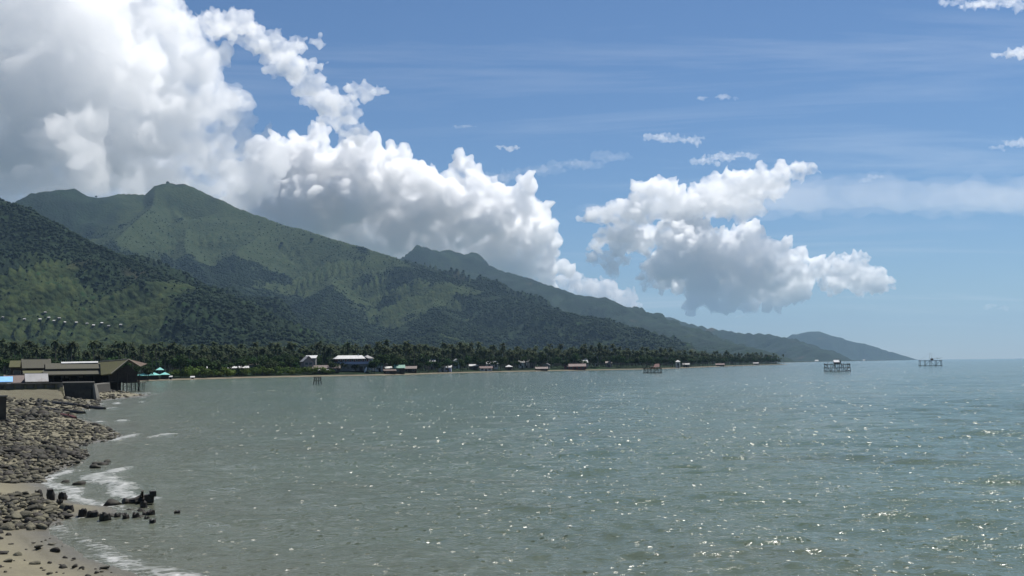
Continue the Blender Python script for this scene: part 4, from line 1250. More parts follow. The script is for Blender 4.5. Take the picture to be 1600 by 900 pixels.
MB().add([B(Lb - 0.05, 0.35, 2.6), B(Lb + 0.22, 0.35, 2.6), B(Lb + 0.22, -0.6, 2.6), B(Lb - 0.05, -0.6, 2.6), B(Lb + 0.45, 0.9, -0.2), B(Lb + 0.95, 0.9, -0.2), B(Lb + 0.95, -0.6, -0.2), B(Lb + 0.45, -0.6, -0.2)],
         [(0, 3, 2, 1), (4, 5, 6, 7), (0, 1, 5, 4), (1, 2, 6, 5), (2, 3, 7, 6), (3, 0, 4, 7)]).obj('corner_buttress', M['concrete'], bs)  # paler than the masonry: the sunlit edge is put into its colour
MB().add([B(Lb * 0.55, 0.62, -0.2), B(Lb * 0.95, 0.62, -0.2), B(Lb * 0.95, 0, -0.2), B(Lb * 0.55, 0, -0.2), B(Lb * 0.55, 0.45, 1.9), B(Lb * 0.95, 0.45, 1.9), B(Lb * 0.95, 0, 1.9), B(Lb * 0.55, 0, 1.9)],
         [(0, 3, 2, 1), (4, 5, 6, 7), (0, 1, 5, 4), (1, 2, 6, 5), (2, 3, 7, 6), (3, 0, 4, 7)]).obj('repair_slab', M['dark_concrete'], bs)
quay = thing('quay_wall', (0, 0, 0), 0, 'low dark quay wall between the bastion and the stilt pavilion', 'wall')
strip([heading(150) * 214, heading(172) * 236], -0.4, 2.2, 1.0, M['dark_concrete'], 'wall_face', quay, 0.3)
strip([heading(150) * 213.8, heading(172) * 235.8], 2.2, 2.36, 1.2, M['concrete'], 'coping', quay, 0.0)

# pale earth bank below the seawall
def earth_bank():
    n, m = 26, 60
    V = []
    for i in range(n):
        for j in range(m):
            px = -70 + 178 * j / (m - 1); u_ = i / (n - 1)
            dist = 166 + (197 - 166) * u_ + 4 * math.sin(px / 40)
            p = heading(px) * dist
            V.append((p[0], p[1], 0))
    V = np.array(V); u_ = np.repeat(np.linspace(0, 1, n), m); px = np.tile(-70 + 178 * np.linspace(0, 1, m), n)
    edge = smooth01((108 - px) / 14)
    V[:, 2] = beach_height(V[:, 0], V[:, 1])[0] * 0.4 + 0.15 + edge * (1.25 * smooth01(u_ * 1.3) + 0.18 * fbm(V[:, 0] / 3, V[:, 1] / 3, None, 4, 700)) - 0.6 * (1 - edge)
    idx = np.arange(n * m).reshape(n, m)
    F = np.stack([idx[:-1, :-1], idx[:-1, 1:], idx[1:, 1:], idx[1:, :-1]], -1).reshape(-1, 4)
    t = NT('bank_earth'); v = t.world_pos()
    a = t.noise(0.5, 6, 0.65, v); b = t.noise(3.0, 5, 0.7, v)
    c = t.mix(t.rng(a, 0.35, 0.7), (0.125, 0.118, 0.078), (0.090, 0.078, 0.055))
    c = t.mix(t.rng(b, 0.5, 0.75, 0, 0.6), c, (0.062, 0.066, 0.034))
    t.surface(c, 0.95, t.bump(b, 0.8, 0.15), 0.2)
    tag(link('earth_bank', mesh_np('earth_bank', V, F), t.m), kind='structure')


earth_bank()
p = heading(-2) * 103
pz = bh(p[0], p[1])
o = thing('shore_pillar', (p[0], p[1], pz), facing(p[0], p[1], 8), 'dark square pillar standing on the shore at the left edge', 'pillar')
MB().box((0, 0, 0.95), (1.15, 1.0, 2.3)).obj('shaft', M['dark_concrete'], o)
MB().box((0, 0, 2.16), (1.3, 1.15, 0.14)).obj('cap', M['concrete'], o)
MB().box((0.12, 0, -0.05), (1.6, 1.4, 0.5)).obj('footing', M['dark_concrete'], o)

# ------------------------------------------------------------------ shore stones
t = NT('shore_stone')
v = t.coords('Object'); rd = t.math('FRACT', t.math('ADD', t.rand(), t.n('NewGeometry').outputs['Random Per Island']))
a = t.noise(2.2, 6, 0.66, v); wpz = t.n('SeparateXYZ'); t.l(t.world_pos(), wpz.inputs[0])
c = t.mix(rd, (0.160, 0.148, 0.100), (0.045, 0.043, 0.033))
c = t.mix(t.rng(a, 0.4, 0.72, 0, 0.65), c, (0.050, 0.047, 0.036))
c = t.mix(t.rng(t.noise(5.0, 4, 0.6, v), 0.55, 0.72, 0, 0.5), c, (0.22, 0.205, 0.15))
wetl = t.rng(t.math('ADD', wpz.outputs['Z'], t.rng(a, 0, 1, -0.12, 0.12)), 0.03, 0.22, 1.0, 0.0)
c = t.mix(t.math('MULTIPLY', wetl, 0.85), c, (0.028, 0.028, 0.020))
t.surface(c, t.rng(wetl, 0, 1, 0.9, 0.45), t.bump(a, 0.8, 0.06), 0.3)
M['stone'] = t.m
M['dark_stone'] = plain('dark_wet_stone', (0.040, 0.036, 0.028), (0.022, 0.020, 0.017), 3.0, 0.7, 0.7, vary=0.3, dirt=(0.045, 0.050, 0.022))


def stone_data(seed):
    v, f = ico(2); v = v.copy()
    rg = np.random.default_rng(seed)
    for k in range(18):                                   # chip flat faces off the ball
        n = rg.normal(size=3); n /= np.linalg.norm(n); lim = rg.uniform(0.42, 0.78)
        d = v @ n; over = np.clip(d - lim, 0, None); v -= over[:, None] * n[None]
    v *= np.array([rg.uniform(0.95, 1.6), rg.uniform(0.75, 1.15), rg.uniform(0.40, 0.80)])
    v *= (1 + 0.10 * fbm(v[:, 0] * 2 + seed, v[:, 1] * 2, v[:, 2] * 2, 3, seed))[:, None]
    return v, f


STONES = [stone_data(900 + i) for i in range(10)]
STONE_ME = []
for v_, f_ in STONES:
    me = mesh_np('stone', v_, f_, False); me.materials.append(M['stone']); STONE_ME.append(me)
DARK_ME = []
for v_, f_ in STONES[:5]:
    me = mesh_np('dark_stone', v_, f_, False); me.materials.append(M['dark_stone']); DARK_ME.append(me)

# (pixel polygon, count, size range m, dark share, name of the place)
STONE_ZONES = [
    ([(-30, 776), (40, 774), (70, 786), (100, 795), (118, 806), (98, 815), (70, 824), (40, 828), (-30, 830)], 280, (0.10, 0.44), 0.3, 'the low stone groyne across the near sand', 'groyne'),
    ([(-30, 692), (110, 690), (138, 704), (132, 716), (96, 738), (68, 750), (-30, 762)], 1300, (0.08, 0.40), 0.34, 'the near stone field above the sand', 'near field'),
    ([(-30, 664), (120, 657), (168, 666), (190, 680), (150, 692), (110, 698), (-30, 696)], 1500, (0.08, 0.42), 0.28, 'the stony spit in the middle of the left shore', 'spit'),
    ([(-30, 832), (90, 838), (120, 868), (170, 889), (190, 905), (-30, 905)], 60, (0.05, 0.26), 0.7, 'the bare sand in the bottom corner', 'sand'),
    ([(-30, 624), (90, 616), (160, 612), (200, 613), (230, 618), (190, 623), (150, 628), (158, 636), (110, 646), (118, 654), (-30, 666)], 1300, (0.20, 0.85), 0.4, 'the rubble shore below the bastion', 'rubble'),
    ([(15, 640), (70, 642), (78, 662), (40, 668), (20, 660)], 60, (0.45, 0.95), 1.0, 'the dark heap left of the rubble shore', 'heap'),  # dark throughout: the shade of a hollow put into the stone colour
    ([(-30, 704), (20, 700), (70, 704), (130, 706), (130, 716), (60, 724), (-30, 720)], 110, (0.30, 0.62), 1.0, 'the dark stony band across the near field', 'band'),
]
LAB = {'groyne': ('rough grey-tan stone in the low groyne across the near sand', 'groyne stones'),
       'near field': ('tan shore stone in the stone field just beyond the near sand', 'stones of the near field'),
       'spit': ('pale tan stone on the stony spit in the middle of the shore', 'stones of the spit'),
       'sand': ('small weedy stone lying alone on the bare near sand', 'stones on the bare sand'),
       'rubble': ('rubble stone on the shore below the dark bastion', 'rubble below the bastion'),
       'heap': ('shade-darkened boulder in the heap beside the shore pillar', 'dark heap boulders'),
       'band': ('dark stone in the black band across the near stone field', 'stones of the dark band')}
rs = np.random.default_rng(55)
cands = []
for poly, n, (s0, s1), dk, where, key in STONE_ZONES:
    xs = [p[0] for p in poly]; ys = [p[1] for p in poly]
    got = 0
    while got < n:
        x = rs.uniform(min(xs), max(xs), 400); y = rs.uniform(min(ys), max(ys), 400)
        ok = inside_poly(x, y, poly)
        for px, py in zip(x[ok], y[ok]):
            if got >= n: break
            q = on_water(px, py, 0.15)
            z = bh(q[0], q[1]) if key == 'sand' or key == 'groyne' else None
            s = s0 + (s1 - s0) * rs.uniform() ** 2.6
            cands.append([q[0], q[1], s, rs.uniform() < dk, key, px, math.hypot(q[0], q[1])]); got += 1
XY = np.array([[c_[0], c_[1]] for c_ in cands])
ZZ = beach_height(XY[:, 0], XY[:, 1])[0]
order = sorted(range(len(cands)), key=lambda i: -(cands[i][2] / cands[i][6]) * (1 if cands[i][5] > -6 else 0))
big = set(order[:285])
SV = []; SF = []; DV = []; DF = []; ns = nd = 0
for i, (x, y, s, dark, key, px, dist) in enumerate(cands):
    z = float(ZZ[i]); k = int(rs.integers(0, 5 if dark else 10))
    az = rs.uniform(0, 6.28); tilt = rs.uniform(-0.25, 0.25)
    if i in big:
        lab, grp = LAB[key]
        o = link('shore_stone', DARK_ME[k] if dark else STONE_ME[k], None, None, (x, y, z + 0.12 * s), az, s * 0.72)
        o.rotation_euler = (tilt, -tilt * 0.6, az)
        tag(o, lab, 'stone', grp)
    else:
        v_, f_ = STONES[k]
        ca, sa = math.cos(az), math.sin(az)
        w_ = np.stack([v_[:, 0] * ca - v_[:, 1] * sa, v_[:, 0] * sa + v_[:, 1] * ca, v_[:, 2]], 1) * s * 0.72 + np.array([x, y, z + 0.12 * s])
        if dark: DV.append(w_); DF.append(f_ + nd); nd += len(w_)
        else: SV.append(w_); SF.append(f_ + ns); ns += len(w_)
# pebbles and broken coral between the stones
for i in range(2600):
    poly = STONE_ZONES[[0, 1, 2, 4][int(rs.integers(4))]][0]
    px = rs.uniform(-30, 200); py = rs.uniform(615, 835)
    if not inside_poly(np.array([px]), np.array([py]), poly)[0]: continue
    q = on_water(px, py, 0.15); v_, f_ = ico(1); s = rs.uniform(0.05, 0.15)
    w_ = v_ * s * rs.uniform(0.6, 1.2, 3) + np.array([q[0], q[1], bh(q[0], q[1]) + 0.02])
    SV.append(w_); SF.append(f_ + ns); ns += len(w_)
tag(link('shore_rubble', mesh_np('shore_rubble', np.concatenate(SV), np.concatenate(SF), False), M['stone']), 'grey-tan stone rubble strewn thick along the left shore', 'rubble', kind='stuff')
tag(link('dark_rubble', mesh_np('dark_rubble', np.concatenate(DV), np.concatenate(DF), False), M['dark_stone']), 'black weedy stone rubble mixed into the left shore', 'rubble', kind='stuff')

# ------------------------------------------------------------------ broken timber piles of the groyne
PILES = [(62, 785, 9, 13, 'lone black timber stump standing upright on the sand'), (81, 787, 10, 20, 'tallest black timber stump, second from the sand side'), (99, 783, 11, 13, 'squat black timber stump, third from the sand side'),
         (91, 800, 9, 9, 'low black stump among the groyne stones'), (110, 806, 11, 11, 'black stump where the groyne stones end'), (127, 809, 12, 13, 'thick black stump, first of the tight dark row'),
         (140, 809, 9, 12, 'black stump in the middle of the tight dark row'), (148, 809, 12, 13, 'thick black stump, last of the tight dark row'), (166, 812, 15, 13, 'broad leaning black stump beyond the tight row'),
         (182, 809, 9, 8, 'small black stump left of two square ones in the water'), (198, 810, 9, 9, 'square black stump in shallow water, left of a pair'), (211, 809, 10, 10, 'square black stump in shallow water, right of a pair'),
         (225, 794, 10, 13, 'black stump under the block end of the fallen beam'), (226, 806, 9, 7, 'black stump just below the fallen beam end'), (236, 806, 11, 11, 'black stump at the outer end of the pile row'),
         (228, 812, 8, 6, 'tiny black stump low in the water'), (239, 819, 9, 8, 'black stump set apart toward the viewer'), (274, 805, 9, 8, 'outermost black stump alone in open water')]
for i, (px, py, wpx, hpx, lab) in enumerate(PILES):
    q = on_water(px, py); dist = math.hypot(q[0], q[1]); mpp = dist / FOCAL
    z = max(bh(q[0], q[1]), -0.3)
    r_ = wpx * mpp / 2 * 1.1; h_ = hpx * mpp * 0.74 + max(0, -z)
    o = thing('timber_pile', (q[0], q[1], z), random.uniform(0, 6.28), lab, 'stump', 'broken piles of the groyne')
    tx, ty = random.uniform(-.08, .08), random.uniform(-.08, .08)
    n = 9; V = []; prof = [(0.0, 1.06), (0.35, 0.98), (0.7, 1.03), (0.95, 0.93), (1.0, 0.78)]
    m = MB(); ring = []
    for u_, k_ in prof:
        ring.append([(math.cos(6.283 * j / n) * r_ * k_ * random.uniform(0.8, 1.15) + tx * u_, math.sin(6.283 * j / n) * r_ * k_ * random.uniform(0.8, 1.15) + ty * u_, -0.25 + (h_ + 0.25) * u_ + (random.uniform(-.05, .04) if u_ > 0.9 else 0)) for j in range(n)])
    Fp = [(a_ * n + j, a_ * n + (j + 1) % n, (a_ + 1) * n + (j + 1) % n, (a_ + 1) * n + j) for a_ in range(4) for j in range(n)]
    m.add([p for r__ in ring for p in r__], Fp + [tuple(4 * n + j for j in range(n))])
    m.obj('stump', M['wet_wood'], o)
    MB().tube([(r_ * 0.3, 0, h_ - 0.02), (r_ * 0.35 + tx, 0.02, h_ + 0.025)], [r_ * 0.35, r_ * 0.12], 5).obj('splinter', M['wet_wood'], o)


def log(pa, pb, r0, r1, mat, name, label, cat, lift=0.0, knots=5):
    a, b = on_water(*pa), on_water(*pb)
    o = thing(name, (a[0], a[1], max(bh(a[0], a[1]), -0.05) + lift), 0, label, cat)
    zb = max(bh(b[0], b[1]), -0.05) + lift - o.location.z
    pts = []; rad = []
    for i in range(knots + 1):
        u_ = i / knots
        pts.append(((b[0] - a[0]) * u_ + random.uniform(-.06, .06), (b[1] - a[1]) * u_ + random.uniform(-.06, .06), zb * u_ + random.uniform(-.03, .05)))
        rad.append((r0 + (r1 - r0) * u_) * random.uniform(0.85, 1.15))
    MB().tube(pts, rad, 8).obj('trunk', mat, o)
    k = len(pts) // 2; p_ = Vector(pts[k])
    MB().tube([p_, p_ + Vector((0.15, -0.3, 0.35))], [rad[k] * 0.5, rad[k] * 0.2], 5).obj('branch_stub', mat, o)
    return o


log((193, 790), (240, 786), 0.13, 0.20, M['wet_wood'], 'fallen_beam', 'fallen black beam lying between the outer groyne stumps', 'beam', 0.18)
q = on_water(233, 789)
o = link('beam_block', None); o.location = (q[0], q[1], 0.25); tag(o, 'rough black timber block on the end of the fallen beam', 'block')
for dx, sz, dz in ((0.0, (0.34, 0.32, 0.26), 0.0), (0.13, (0.22, 0.28, 0.2), 0.16)):
    MB().box((dx, 0, dz), sz, 0.3 + dx).obj('timber', M['wet_wood'], o)
q = on_water(176, 791)
o = link('groyne_boulder', DARK_ME[1], None, None, (q[0], q[1], 0.08), 0.7, (0.42, 0.36, 0.34)); tag(o, 'rounded wet boulder in the surf beside the fallen beam', 'boulder')
log((60, 636), (163, 639.5), 0.34, 0.22, M['wet_wood'], 'driftwood_log', 'longest dark driftwood log reaching from the rubble into the water', 'log', 0.1, 9)
log((62, 645), (131, 646.5), 0.30, 0.24, M['wet_wood'], 'driftwood_log', 'dark driftwood log ending in foam, nearer than the longest log', 'log', 0.1, 7)
M['red_wood'] = plain('reddish_wood', (0.11, 0.035, 0.030), (0.06, 0.025, 0.022), 3.0, 0.7, 0.4)
log((96, 655), (118, 657.5), 0.24, 0.2, M['red_wood'], 'driftwood_log', 'short dark reddish log at the water edge', 'log', 0.1, 4)
for px, py, s in ((120, 803, 0.30), (135, 806, 0.34), (156, 808, 0.36), (174, 807, 0.3), (190, 805, 0.24), (204, 799, 0.26), (218, 800, 0.28), (219, 808, 0.22), (104, 801, 0.3), (152, 724, 0.40), (163, 726, 0.5), (150, 730.5, 0.42), (101, 754, 0.32), (168, 722, 0.3), (124, 758, 0.3), (134, 712, 0.5), (128, 706, 0.5)):
    q = on_water(px, py)
    o = link('surf_stone', DARK_ME[int(rs.integers(5))], None, None, (q[0], q[1], 0.02), rs.uniform(0, 6), (s, s * 0.8, s * 0.8)); tag(o, 'black wet stone lying in the surf at the water edge', 'stone', 'stones in the surf')

# ------------------------------------------------------------------ fishing platforms standing in the bay
def platform(px, py, w, d, h, label, ncol=6, hut=None, mast=None, diag=False, rz=0.0, rails=2, extra=None):
    q = on_water(px, py)
    o = thing('fishing_platform', (q[0], q[1], 0), facing(q[0], q[1], rz), label, 'platform', 'fishing platforms in the bay')
    rg = random.Random(int(px))
    pr = 0.13 if w < 12 else 0.17
    for j, y in enumerate((-d / 2, d / 2)):
        for i in range(ncol):
            x = -w / 2 + w * i / (ncol - 1)
            MB().tube([(x * 1.06 + rg.uniform(-.15, .15), y * 1.06, -2.0), (x + rg.uniform(-.15, .15), y, h + rg.uniform(0.0, 0.35))], pr, 5).obj('pole', M['grey_wood'] if rg.random() < 0.2 else M['dark_wood'], o)
    for k in range(rails):
        z = h * (0.10 + 0.82 * k / max(1, rails - 1))
        for y in (-d / 2, d / 2): MB().tube([(-w / 2 - .4, y - 0.12, z), (w / 2 + .4, y - 0.12, z + rg.uniform(-.1, .1))], pr * 0.8, 5).obj('rail', M['dark_wood'], o)
        for x in (-w / 2, w / 2): MB().tube([(x, -d / 2 - .4, z + 0.16), (x, d / 2 + .4, z + 0.16)], pr * 0.8, 5).obj('rail', M['dark_wood'], o)
    for i in range(ncol - 1):
        xa, xb = -w / 2 + w * i / (ncol - 1), -w / 2 + w * (i + 1) / (ncol - 1)
        if not diag or i in (1, 2, 3):
            s = 1 if i % 2 else -1
            MB().tube([(xa if s > 0 else xb, -d / 2 - 0.2, 0.1), (xb if s > 0 else xa, -d / 2 - 0.2, h * 0.95)], pr * 0.7, 5).obj('brace', M['dark_wood'], o)
    nb_ = int(w / 0.9)
    for i in range(nb_): MB().box((-w / 2 + (i + .5) * w / nb_, 0, h + 0.05), (w / nb_ * 0.62, d + 0.6, 0.07)).obj('deck_board', M['dark_wood'], o)
    if hut:
        hx, hw, hz, hm = hut
        ht = MB()
        roof_slab(o, [[(hx - hw / 2, -1.5, h + hz * 0.45), (hx + hw / 2, -1.5, h + hz * 0.45), (hx + hw / 2, 0, h + hz), (hx - hw / 2, 0, h + hz)], [(hx + hw / 2, 1.5, h + hz * 0.45), (hx - hw / 2, 1.5, h + hz * 0.45), (hx - hw / 2, 0, h + hz), (hx + hw / 2, 0, h + hz)]], M[hm], 'hut_roof', 0.07)
        MB().box((hx, 0.2, h + hz * 0.27), (hw * 0.8, 2.0, hz * 0.5)).obj('hut_wall', M['dark_wood'], o)
        MB().box((hx + hw * 0.56, -0.6, h + hz * 0.42), (0.7, 0.6, hz * 0.85)).obj('winch', M['wet_wood'], o)
    if mast:
        mx_, mh = mast
        for s in (-1, 1): MB().tube([(mx_ + s * 1.1, 0, h), (mx_ + s * 0.35, 0, h + mh)], 0.06, 5).obj('mast', M['grey_wood'], o)
        for s in (-1, 1): MB().tube([(mx_ + s * 0.35, 0, h + mh), (s * w / 2 * 0.96, 0, h + 0.3)], 0.025, 4).obj('stay_rope', M['rope'], o)
    if extra: extra(o, w, d, h)
    return o


def red_net(o, w, d, h):
    MB().slab([(0.6, -d / 2 - .1, h + 0.5), (w / 2 - .4, -d / 2 - .1, h + 0.7), (w / 2 - .8, 0.5, h + 2.3), (1.0, 0.5, h + 2.1)], 0.06).obj('hanging_net', plain('faded_red_net', (0.17, 0.10, 0.09), (0.11, 0.07, 0.065), 4.0), o)
    for x in (-w / 2 + .5, -1.4, 0.8, w / 2 - .6): MB().tube([(x, 0.4, h), (x + 0.1, 0.4, h + 2.6)], 0.06, 5).obj('upright', M['grey_wood'], o)


def side_arm(o, w, d, h):
    MB().tube([(0.2, 0, h + 0.4), (w / 2 + 0.8, 0, h + 1.9)], 0.06, 5).obj('boom', M['dark_wood'], o)
    MB().tube([(w / 2 - 2.2, 0, h), (w / 2 - 2.2, 0, h + 1.8)], 0.06, 5).obj('upright', M['dark_wood'], o)
    MB().tube([(1.0, 0, h + 1.6), (w / 2 + 0.5, 0, h + 1.7)], 0.05, 5).obj('rail', M['dark_wood'], o)


platform(1308, 581, 10.0, 6.5, 3.5, 'dense many-poled fishing platform with a white tarpaulin hut roof', 7, (-0.2, 2.6, 1.8, 'tarp'), (0.4, 2.6), rz=8, rails=3)
platform(1454, 572, 15.0, 9.0, 4.3, 'open fishing platform with slanting struts and roped twin masts on the horizon', 5, (0.9, 1.7, 1.5, 'dark_wood'), (0.2, 5.6), True, -6, 2, side_arm)
platform(1020, 583, 8.0, 5.5, 2.3, 'fishing platform with faded red netting in front of the wooded shore', 6, (-0.1, 1.8, 1.3, 'dark_wood'), (-0.6, 2.4), rz=-5, rails=2, extra=red_net)
q = on_water(496, 600.5)
o = thing('mooring_trestle', (q[0], q[1], 0), facing(q[0], q[1]), 'small four-legged wooden trestle standing in the water off the bushy shore', 'trestle')
for x0, x1, y in ((-1.15, -0.75, 0), (-0.35, -0.3, 0.9), (0.35, 0.3, -0.3), (1.15, 0.75, 0.4)): MB().tube([(x0 * 1.15, y, -1.0), (x1, y * 0.7, 2.15)], 0.15, 6).obj('leg', M['wet_wood'], o)
MB().box((0, 0.2, 2.1), (2.3, 0.9, 0.14)).obj('crossbeam', M['dark_wood'], o)
MB().tube([(-0.95, 0.1, 1.05), (0.95, 0.1, 1.1)], 0.1, 5).obj('brace', M['wet_wood'], o)

# ------------------------------------------------------------------ clouds: closed bodies of scattering droplets, lit by the sun
def cloud_material(name, density, g=0.5):
    t = NT(name)
    v = t.n('VolumeScatter'); v.inputs['Color'].default_value = (1, 1, 1, 1)
    v.inputs['Density'].default_value = density; v.inputs['Anisotropy'].default_value = g
    t.l(v.outputs[0], t.out.inputs['Volume'])
    return t.m


def make_cloud(name, blobs, mat, label, voxel_px=2.0, kids=(16, 9), seed=1, flat=None, rough=0.22, stretch=(1, 1), up=0.25, thick=0.42, wisp=0.0):
    """blobs: (px, py, radius in px, distance m). Cauliflower: every ball carries smaller balls, and those smaller ones still."""
    rg = np.random.default_rng(seed)
    S = []
    for (px, py, rp, dist) in blobs:
        dist = dist * (1 + rg.uniform(-0.05, 0.02))
        rp = rp * 0.94
        c = far_point(px, py, dist); r = rp * dist / FOCAL
        base = c[2] - 0.75 * r
        S.append((*c, r))
        for k in range(kids[0]):
            d = rg.normal(size=3); d[2] += up; d /= np.linalg.norm(d)
            r1 = r * rg.uniform(0.28, 0.56)
            c1 = c + d * np.array([stretch[0], thick, stretch[1]]) * (r * rg.uniform(0.75, 1.05))
            if c1[2] - 0.6 * r1 < base: c1[2] = base + 0.6 * r1
            S.append((*c1, r1))
            for j in range(kids[1]):
                e = rg.normal(size=3); e[2] += up; e += 0.8 * d; e /= np.linalg.norm(e)
                r2 = r1 * rg.uniform(0.22, 0.5)
                S.append((*(c1 + e * np.array([stretch[0], thick, stretch[1]]) * r1 * rg.uniform(0.8, 1.08)), r2))
    S = np.array(S)
    iv, jf = ico(2)
    dist = float(np.mean([b[3] for b in blobs]))
    vox = voxel_px * dist / FOCAL
    S = S[S[:, 3] > 0.7 * vox]
    V = (S[:, None, :3] + iv[None] * S[:, None, 3:4] * np.array([stretch[0], thick, stretch[1]])[None, None]).reshape(-1, 3)
    F = (jf[None] + (np.arange(len(S)) * len(iv))[:, None, None]).reshape(-1, 3)
    ctr = V.mean(axis=0)
    me = mesh_np(name, V - ctr, F)
    o = link(name, me)
    md = o.modifiers.new('remesh', 'REMESH'); md.mode = 'VOXEL'; md.voxel_size = vox; md.adaptivity = 0.0; md.use_smooth_shade = True
    dg = bpy.context.evaluated_depsgraph_get()
    me2 = bpy.data.meshes.new_from_object(o.evaluated_get(dg))
    o.modifiers.clear(); old = o.data; o.data = me2; bpy.data.meshes.remove(old)
    n = len(me2.vertices)
    co = np.empty(n * 3, np.float32); me2.vertices.foreach_get('co', co); co = co.reshape(-1, 3).astype(float)
    no = np.empty(n * 3, np.float32); me2.vertices.foreach_get('normal', no); no = no.reshape(-1, 3).astype(float)
    rm = float(np.median([b[2] for b in blobs])) * dist / FOCAL
    q = co / (rm * 0.55)
    amp = np.zeros(n)
    f, a = 1.0, 1.0
    for k in range(5):
        amp += a * (np.abs(vnoise(q[:, 0] * f + 9, q[:, 1] * f, q[:, 2] * f, seed * 31 + k)) * 2 - 0.7)
        f *= 2.1; a *= 0.66
    co += no * (amp * rm * rough)[:, None]
    if wisp:
        w = fbm(q[:, 0] * 0.8, q[:, 1] * 0.8, q[:, 2] * 2.2, 4, seed + 5)
        co[:, 0] += w * rm * wisp
    if flat is not None:
        zf = flat - ctr[2]
        fl = fbm(q[:, 0] * 1.2, q[:, 1] * 1.2, None, 4, seed + 3) * rm * 0.25
        low = zf + fl
        co[:, 2] = np.where(co[:, 2] < low, low + (co[:, 2] - low) * 0.18, co[:, 2])
    me2.vertices.foreach_set('co', co.astype(np.float32).ravel()); me2.update()
    # a second voxel pass closes folds so that the body has one clean skin
    md = o.modifiers.new('remesh', 'REMESH'); md.mode = 'VOXEL'; md.voxel_size = vox; md.use_smooth_shade = True
    bpy.context.view_layer.update()
    dg = bpy.context.evaluated_depsgraph_get()
    me3 = bpy.data.meshes.new_from_object(o.evaluated_get(dg))
    o.modifiers.clear(); o.data = me3; bpy.data.meshes.remove(me2); me2 = me3
    me2.materials.clear(); me2.materials.append(mat)
    o.location = tuple(ctr)
    tag(o, label, 'cloud')
    return o


CLOUD_DENSE = cloud_material('cloud_droplets_dense', 0.0100)
CLOUD_MID = cloud_material('cloud_droplets', 0.0068)
CLOUD_BIG = cloud_material('cloud_droplets_big', 0.0030)
CLOUD_STREAK = cloud_material('cloud_streak', 0.0009)
CLOUD_THIN = cloud_material('cloud_droplets_thin', 0.0030)
CLOUD_VEIL = cloud_material('cloud_veil', 0.00032)

D = 21000.0
# heaped cumulus along the ridge, middle of the sky
make_cloud('cumulus_cloud', [
    (425, 300, 55, D), (470, 310, 70, D), (520, 290, 62, D), (575, 300, 60, D), (600, 275, 38, D), (640, 330, 60, D), (690, 335, 50, D - 900),
    (722, 300, 38, D), (760, 330, 48, D), (800, 335, 38, D - 700), (825, 345, 34, D), (838, 385, 38, D), (800, 390, 50, D), (845, 425, 26, D),
    (740, 385, 60, D), (660, 385, 60, D), (580, 365, 60, D), (500, 360, 60, D), (545, 245, 26, D), (420, 345, 60, D)],
    CLOUD_DENSE, 'heaped white cumulus bank rising behind the ridge right of the peak', 2.6, (26, 11), seed=3, rough=0.34)
# big mass over the left mountains
D2 = 17000.0
make_cloud('cumulus_cloud', [
    (-60, 60, 110, D2), (60, 70, 105, D2), (160, 85, 90, D2), (225, 110, 70, D2), (290, 150, 52, D2), (275, 205, 70, D2), (350, 205, 42, D2), (395, 245, 34, D2), (240, 40, 30, D2),
    (190, 200, 90, D2), (80, 190, 95, D2), (-40, 210, 110, D2), (110, 240, 48, D2 - 1600), (90, 275, 55, D2 - 1300), (10, 290, 75, D2), (200, 290, 70, D2), (300, 285, 62, D2), (40, 235, 45, D2 - 1300), (320, 225, 30, D2 - 900), (345, 180, 26, D2 - 700),
    (370, 290, 55, D2), (-150, 130, 130, D2), (170, 5, 70, D2), (60, -40, 100, D2), (-80, -50, 110, D2), (300, 115, 28, D2), (350, 160, 22, D2)],
    CLOUD_BIG, 'huge grey-bellied cloud mass hanging over the mountain peak on the left', 3.9, (26, 12), seed=5, rough=0.36, stretch=(1.15, 0.9), wisp=0.22)
# streaming arm of the left mass
make_cloud('streaming_cloud', [
    (290, 38, 22, D2), (330, 40, 25, D2), (365, 40, 26, D2), (400, 62, 27, D2), (430, 78, 27, D2), (460, 64, 12, D2), (495, 67, 11, D2), (455, 105, 26, D2), (485, 132, 25, D2), (512, 158, 25, D2),
    (538, 185, 22, D2), (562, 142, 16, D2), (590, 144, 10, D2), (552, 212, 19, D2), (500, 103, 10, D2), (562, 230, 14, D2), (535, 160, 18, D2)],
    CLOUD_MID, 'long white cloud arm trailing up and left from the heaped cumulus bank', 2.2, (16, 8), seed=8, rough=0.34, stretch=(1.2, 0.8), wisp=0.25)
# cumulus over the headland
D3 = 27000.0
make_cloud('cumulus_cloud', [
    (1060, 400, 42, D3), (1080, 375, 30, D3), (1030, 430, 26, D3), (1110, 420, 46, D3), (1150, 400, 36, D3), (1185, 390, 26, D3), (1170, 430, 44, D3), (1215, 425, 36, D3),
    (1262, 425, 22, D3), (1250, 448, 26, D3), (1100, 450, 34, D3), (1150, 458, 30, D3), (1205, 455, 28, D3), (1050, 360, 22, D3)],
    CLOUD_DENSE, 'lumpy white cumulus with flat grey base above the far headland', 2.0, (24, 11), seed=12, rough=0.34)
make_cloud('cumulus_cloud', [
    (1310, 428, 22, D3), (1340, 428, 24, D3), (1365, 438, 20, D3), (1382, 444, 13, D3), (1315, 410, 12, D3), (1300, 447, 16, D3), (1340, 448, 16, D3)],
    CLOUD_DENSE, 'small separate cumulus puff at the right end of the headland cloud', 1.4, (20, 9), seed=14, rough=0.32)
